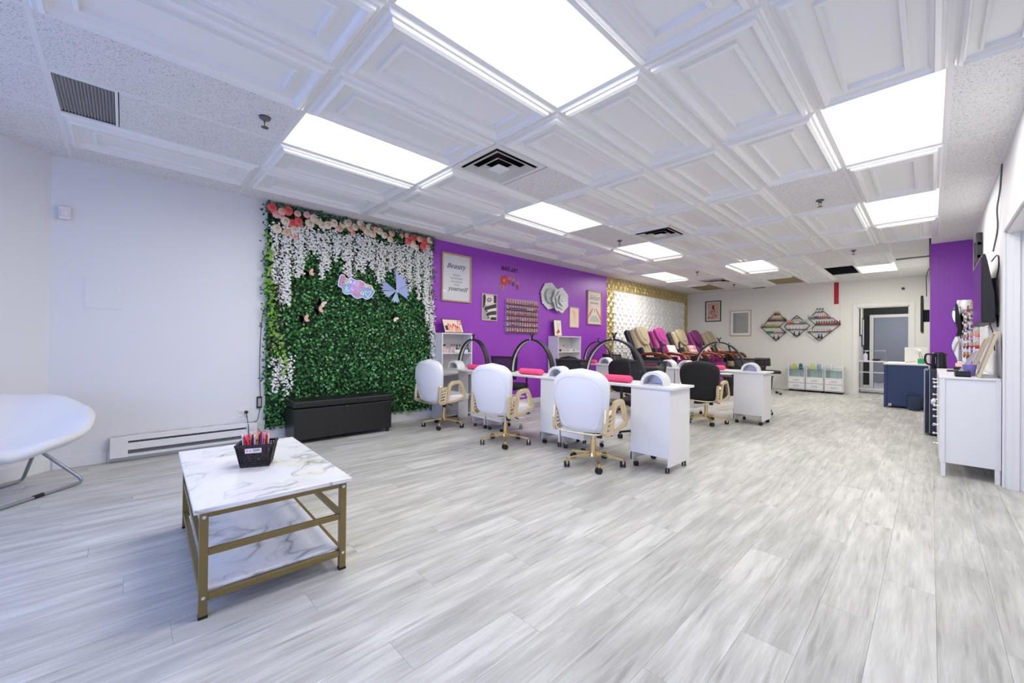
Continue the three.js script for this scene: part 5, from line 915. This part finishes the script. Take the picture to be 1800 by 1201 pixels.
{ // television on a swing arm, screen seen almost edge on
  const t = thing('wall_television', 'black flat television on a swing arm on the right wall', 'television', [.335, 1.355, 5.5]);
  const pan = (w, h, th, x) => bx(th, h, w, x, h / 2, 0, .006);
  obj('screen_casing', extrude(shapeOf([[-.02, 0], [.055, 0], [.06, .05], [.055, .25], [.012, .55], [0, .61], [-.02, .61]]), 1.06, .004, 1).translate(0, 0, -.53), M.black, t); obj('screen', bx(.004, .57, 1.02, -.022, .305, .53), std([.012, .010, .014], .05), t);
  obj('wall_bracket', [bx(.024, .26, .3, .072, .3, .5, .004)], M.black, t);
  obj('cable', [tube([[.04, .55, .1], [.075, .6, .08], [.08, .5, .06], [.07, .38, .1]], .005, 24, 6), tube([[.04, .1, .12], [.08, .06, .1], [.08, -.04, .12], [.075, .08, .16]], .005, 24, 6), tube([[.03, .03, .2], [.06, -.1, .2], [.07, -.25, .22]], .004, 20, 6)], M.black, t);
  tag(obj('ceiling_cable', [tube([[WR - .006, CEIL - .01, 5.35], [WR - .008, 2.5, 5.45], [WR - .02, 2.35, 5.5], [WR - .008, 2.2, 5.62], [WR - .01, 2.05, 5.95]], .006, 40, 6)], std([.15, .15, .16], .6)), 'thin dark cable looping from ceiling down to the wall television', 'cable');
  const b = thing('television_mount', 'empty black wall mount plate high behind the television', 'wall mount', [WR, 2.1, 7.2]); obj('mount_plate', bx(.05, .38, .05, -.03, .19, 0, .01), M.black, b); obj('mount_plate', bx(.05, .34, .05, -.03, .15, .3, .01), M.black, b); obj('cross_rail', [bx(.03, .03, .35, -.03, .25, .15), bx(.03, .03, .35, -.03, .1, .15)], M.black, b);
  tag(obj('red_wall_sticker', span(WR - .003, WR, 1.30, 1.46, 5.24, 5.3), std([.5, .03, .06], .6)), 'narrow red lettered sticker on the wall by the doorway', 'sticker');
}
{ // wavy mirror on the purple face
  const e = []; for (let i = 0; i <= 24; i++) { const y = .84 + (1.83 - .84) * i / 24; e.push([.245 + .028 * Math.sin((y - .84) / .99 * PI * 4.2 + .5), y]); }
  const s = shapeOf([...e, [WR - .012, 1.83], [WR - .012, .84]]);
  const t = thing('wavy_mirror', 'frameless wavy-edged mirror on the purple wall end', 'mirror', [0, 0, ZCOL]);
  obj('mirror_glass', extrude(s, .006, 0).translate(0, 0, .012), std([.92, .92, .93], .02, { metalness: 1 }), t);
  obj('mirror_backing', extrude(s, .008, 0).translate(0, 0, .005), M.black, t);
  // narrow polish racks on the right wall, mirrored there
  for (const [d, who] of [[7.45, 'nearer the dresser'], [8.25, 'nearer the mirror']]) {
    const r = thing('narrow_polish_rack', 'narrow white column rack of polish on the right wall, ' + who, 'rack', [WR, .95, d]);
    obj('back_board', span(-.006, 0, 0, .86, 0, .26), M.white, r);
    for (let k = 0; k < 6; k++) { obj('shelf', [span(-.05, -.006, .02 + k * .14, .028 + k * .14, 0, .26), span(-.05, -.046, .028 + k * .14, .05 + k * .14, 0, .26)], M.white, r); for (let i = 0; i < 4; i++) polish(['orange', 'red', 'pink', 'purple', 'brown', 'peach'][k], 'gold', WR - .028, .95 + .0295 + k * .14, d + .04 + i * .06, `${NTH[i]} from dresser side in the narrow white rack ${who}`, `polish in the narrow rack ${who}`, 1.25); }
  }
}
{ // navy reception desk, bin, second television
  const t = thing('reception_desk', 'dark navy reception counter with pale top near the back doorway', 'desk', [-.60, 0, 10.36]), w = .575, L = 1.3, h = .83;
  obj('end_panel', span(.0, w, .05, h - .03, 0, .02, .002), M.navy, t); obj('front_panel', span(0, .02, .05, h - .03, .02, L, .002), M.navy, t); obj('corner_post', span(-.012, .03, 0, h - .03, -.012, .03, .002), M.navy, t); obj('back_panel', span(.03, w - .02, .05, h - .03, L - .02, L), M.navy, t); obj('kick_rail', span(.03, w, .03, .1, .02, .04), M.navy, t);
  obj('counter_top', span(-.02, w, h - .03, h, -.02, L + .02, .004), M.cream, t); obj('metal_foot', bx(.05, .05, .05, .075, .06, -.015, .004), M.steel, t); obj('riser_screen', span(.25, .56, h, h + .3, .55, .57, .003), M.cream, t);
  const b = thing('waste_bin', 'translucent dark blue plastic waste bin in front of the navy counter', 'bin', [-.20, 0, 10.22]); obj('bin_wall', new THREE.LatheGeometry([[.0, .004], [.075, .004], [.095, .25], [.1, .255], [.1, .245], [.08, 0], [0, 0]].map(p => new THREE.Vector2(...p)), 24), phys([.04, .07, .14], .2, { transmission: .35, thickness: 0, ior: 1.45 }), b);
  const g = thing('green_pot', 'bright green square pot with pencils on the navy counter', 'pot', [-.12, .831, 10.55]); obj('pot_wall', [span(-.045, .045, 0, .09, -.045, -.04), span(-.045, .045, 0, .09, .04, .045), span(-.045, -.04, 0, .09, -.04, .04), span(.04, .045, 0, .09, -.04, .04), span(-.04, .04, 0, .005, -.04, .04)], M.green, g); obj('pencil', rod([0, .02, 0], [-.03, .2, .02], .004, 6), M.black, g);
  const f = thing('desk_lamp', 'small white desk lamp with curled neck on the navy counter', 'lamp', [-.12, .831, 10.8]); obj('base', cyl(.05, .045, .02, 0, .01, 0, 16), M.white, f); obj('neck', tube([[0, .02, 0], [.01, .12, 0], [-.02, .22, -.03], [-.05, .26, -.05]], .008, 20, 6), M.steel, f); obj('head', at(new THREE.ConeGeometry(.045, .07, 14), -.06, .25, -.06, .6, 0, .8), M.white, f);
  tag(obj('wooden_brush', rod([-.33, .845, 10.62], [-.19, .875, 10.58], .006, 8), M.woodFrame), 'thin wooden brush lying on the navy counter', 'brush');
  const tv = thing('small_television', 'second black television beside the counter on the pale wall', 'television', [-.10, 1.37, 9.4]); obj('screen_casing', bx(.03, .60, .95, 0, .31, .48, .005), M.black, tv); obj('screen', bx(.003, .55, .9, -.016, .31, .48), M.blackGloss, tv); obj('wall_bracket', bx(.075, .2, .2, .05, .3, .5, .004), M.black, tv); obj('cable', tube([[.08, 1.0, -.35], [.05, .9, -.2], [.05, .75, .1], [.05, .62, .3]], .005, 24, 6), M.black, tv);
}
// ---------------------------------------------------------------- rooms behind the doorway
{
  const t = thing('metal_table', 'white-topped metal tube side table seen through the back doorway', 'table', [-1.262, 0, 13.1]), w = .52, dp = .45;
  obj('table_top', span(0, w, .76, .79, 0, dp, .003), M.white, t); for (const x of [.012, w - .012]) for (const d of [.012, dp - .012]) obj('leg', rod([x, 0, d], [x, .76, d], .01), M.steel, t);
  obj('lower_shelf', [span(.01, w - .01, .50, .512, .01, dp - .01), span(.01, w - .01, .09, .10, .01, dp - .01)], M.white, t); obj('guard_rail', tube([[w - .012, .79, .012], [w - .012, 1.02, .012], [w - .012, 1.04, .03], [w - .012, 1.04, dp - .03], [w - .012, 1.02, dp - .012], [w - .012, .79, dp - .012]], .008, 40, 6, false, .1), M.steel, t); obj('back_rail', rod([.02, 1.04, dp - .012], [w - .012, 1.04, dp - .012], .008), M.steel, t);
  const b = thing('white_dispenser', 'white pump dispenser on the metal table beyond the doorway', 'dispenser', [-1.12, .791, 13.25]); obj('body', lathe([[0, 0], [.04, 0], [.042, .14], [.03, .17], [.012, .18], [0, .18]], 0, 0, 0, 14), M.white, b); obj('pump', [cyl(.008, .008, .06, 0, .21, 0, 8), bar([0, .24, 0], [.06, .24, 0], .012, .012)], M.chrome, b);
  tag(obj('dark_towel', [at(new THREE.SphereGeometry(.07, 14, 8).scale(1, .35, .7), -.93, .816, 13.25), at(new THREE.SphereGeometry(.05, 12, 8).scale(1, .5, .8), -.89, .818, 13.3)], std([.04, .015, .03], .9)), 'crumpled dark towel on the metal table', 'towel');
  for (const [d0, y0, k] of [[13.68, 1.42, 'nearer'], [14.15, 1.15, 'farther']]) { const f = thing('dark_picture', `black-framed narrow picture on the side wall beyond the doorway, ${k === 'nearer' ? 'higher' : 'lower'} one`, 'picture', [-1.28, y0, d0]); obj('frame', bx(.02, .75, .38, .011, .375, .19, .003), M.black, f); obj('print', bx(.002, .69, .32, .022, .375, .19), M.paper, f); }
  const bed = thing('treatment_bed', 'treatment bed with pale pillow in the blue-grey room', 'bed', [-.15, 0, 15.9]); obj('mattress', bx(.75, .16, 1.3, 0, .70, 0, .05), std([.05, .08, .16], .6), bed); obj('pillow', new RoundedBoxGeometry(.5, .12, .4, 4, .055).translate(-.05, .84, .45), std([.62, .64, .75], .9), bed); for (const x of [-.3, .3]) for (const d of [-.55, .55]) obj('leg', cyl(.025, .025, .63, x, .315, d, 10), M.white, bed);
  for (const [x, d, e, w] of [[-.4, 13.4, 6, 'in the passage behind the doorway'], [-.6, 16.0, 11, 'in the blue-grey treatment room']]) {
    const l = thing('ceiling_light', 'small square ceiling light ' + w, 'ceiling light', [x, 2.712, d]); obj('diffuser', bx(.3, .012, .3, 0, 0, 0), M.lens, l);
    const a = new THREE.RectAreaLight(d > 15 ? lin(.92, .95, 1.05) : LAMP_COLOR, LAMP * e, .28, .28); a.position.set(0, -.009, 0); a.rotation.x = -PI / 2; l.add(a);
  }
}
scene.traverse(o => { if (o.isMesh) o.castShadow = o.receiveShadow = true; });
renderer.render(scene, camera);
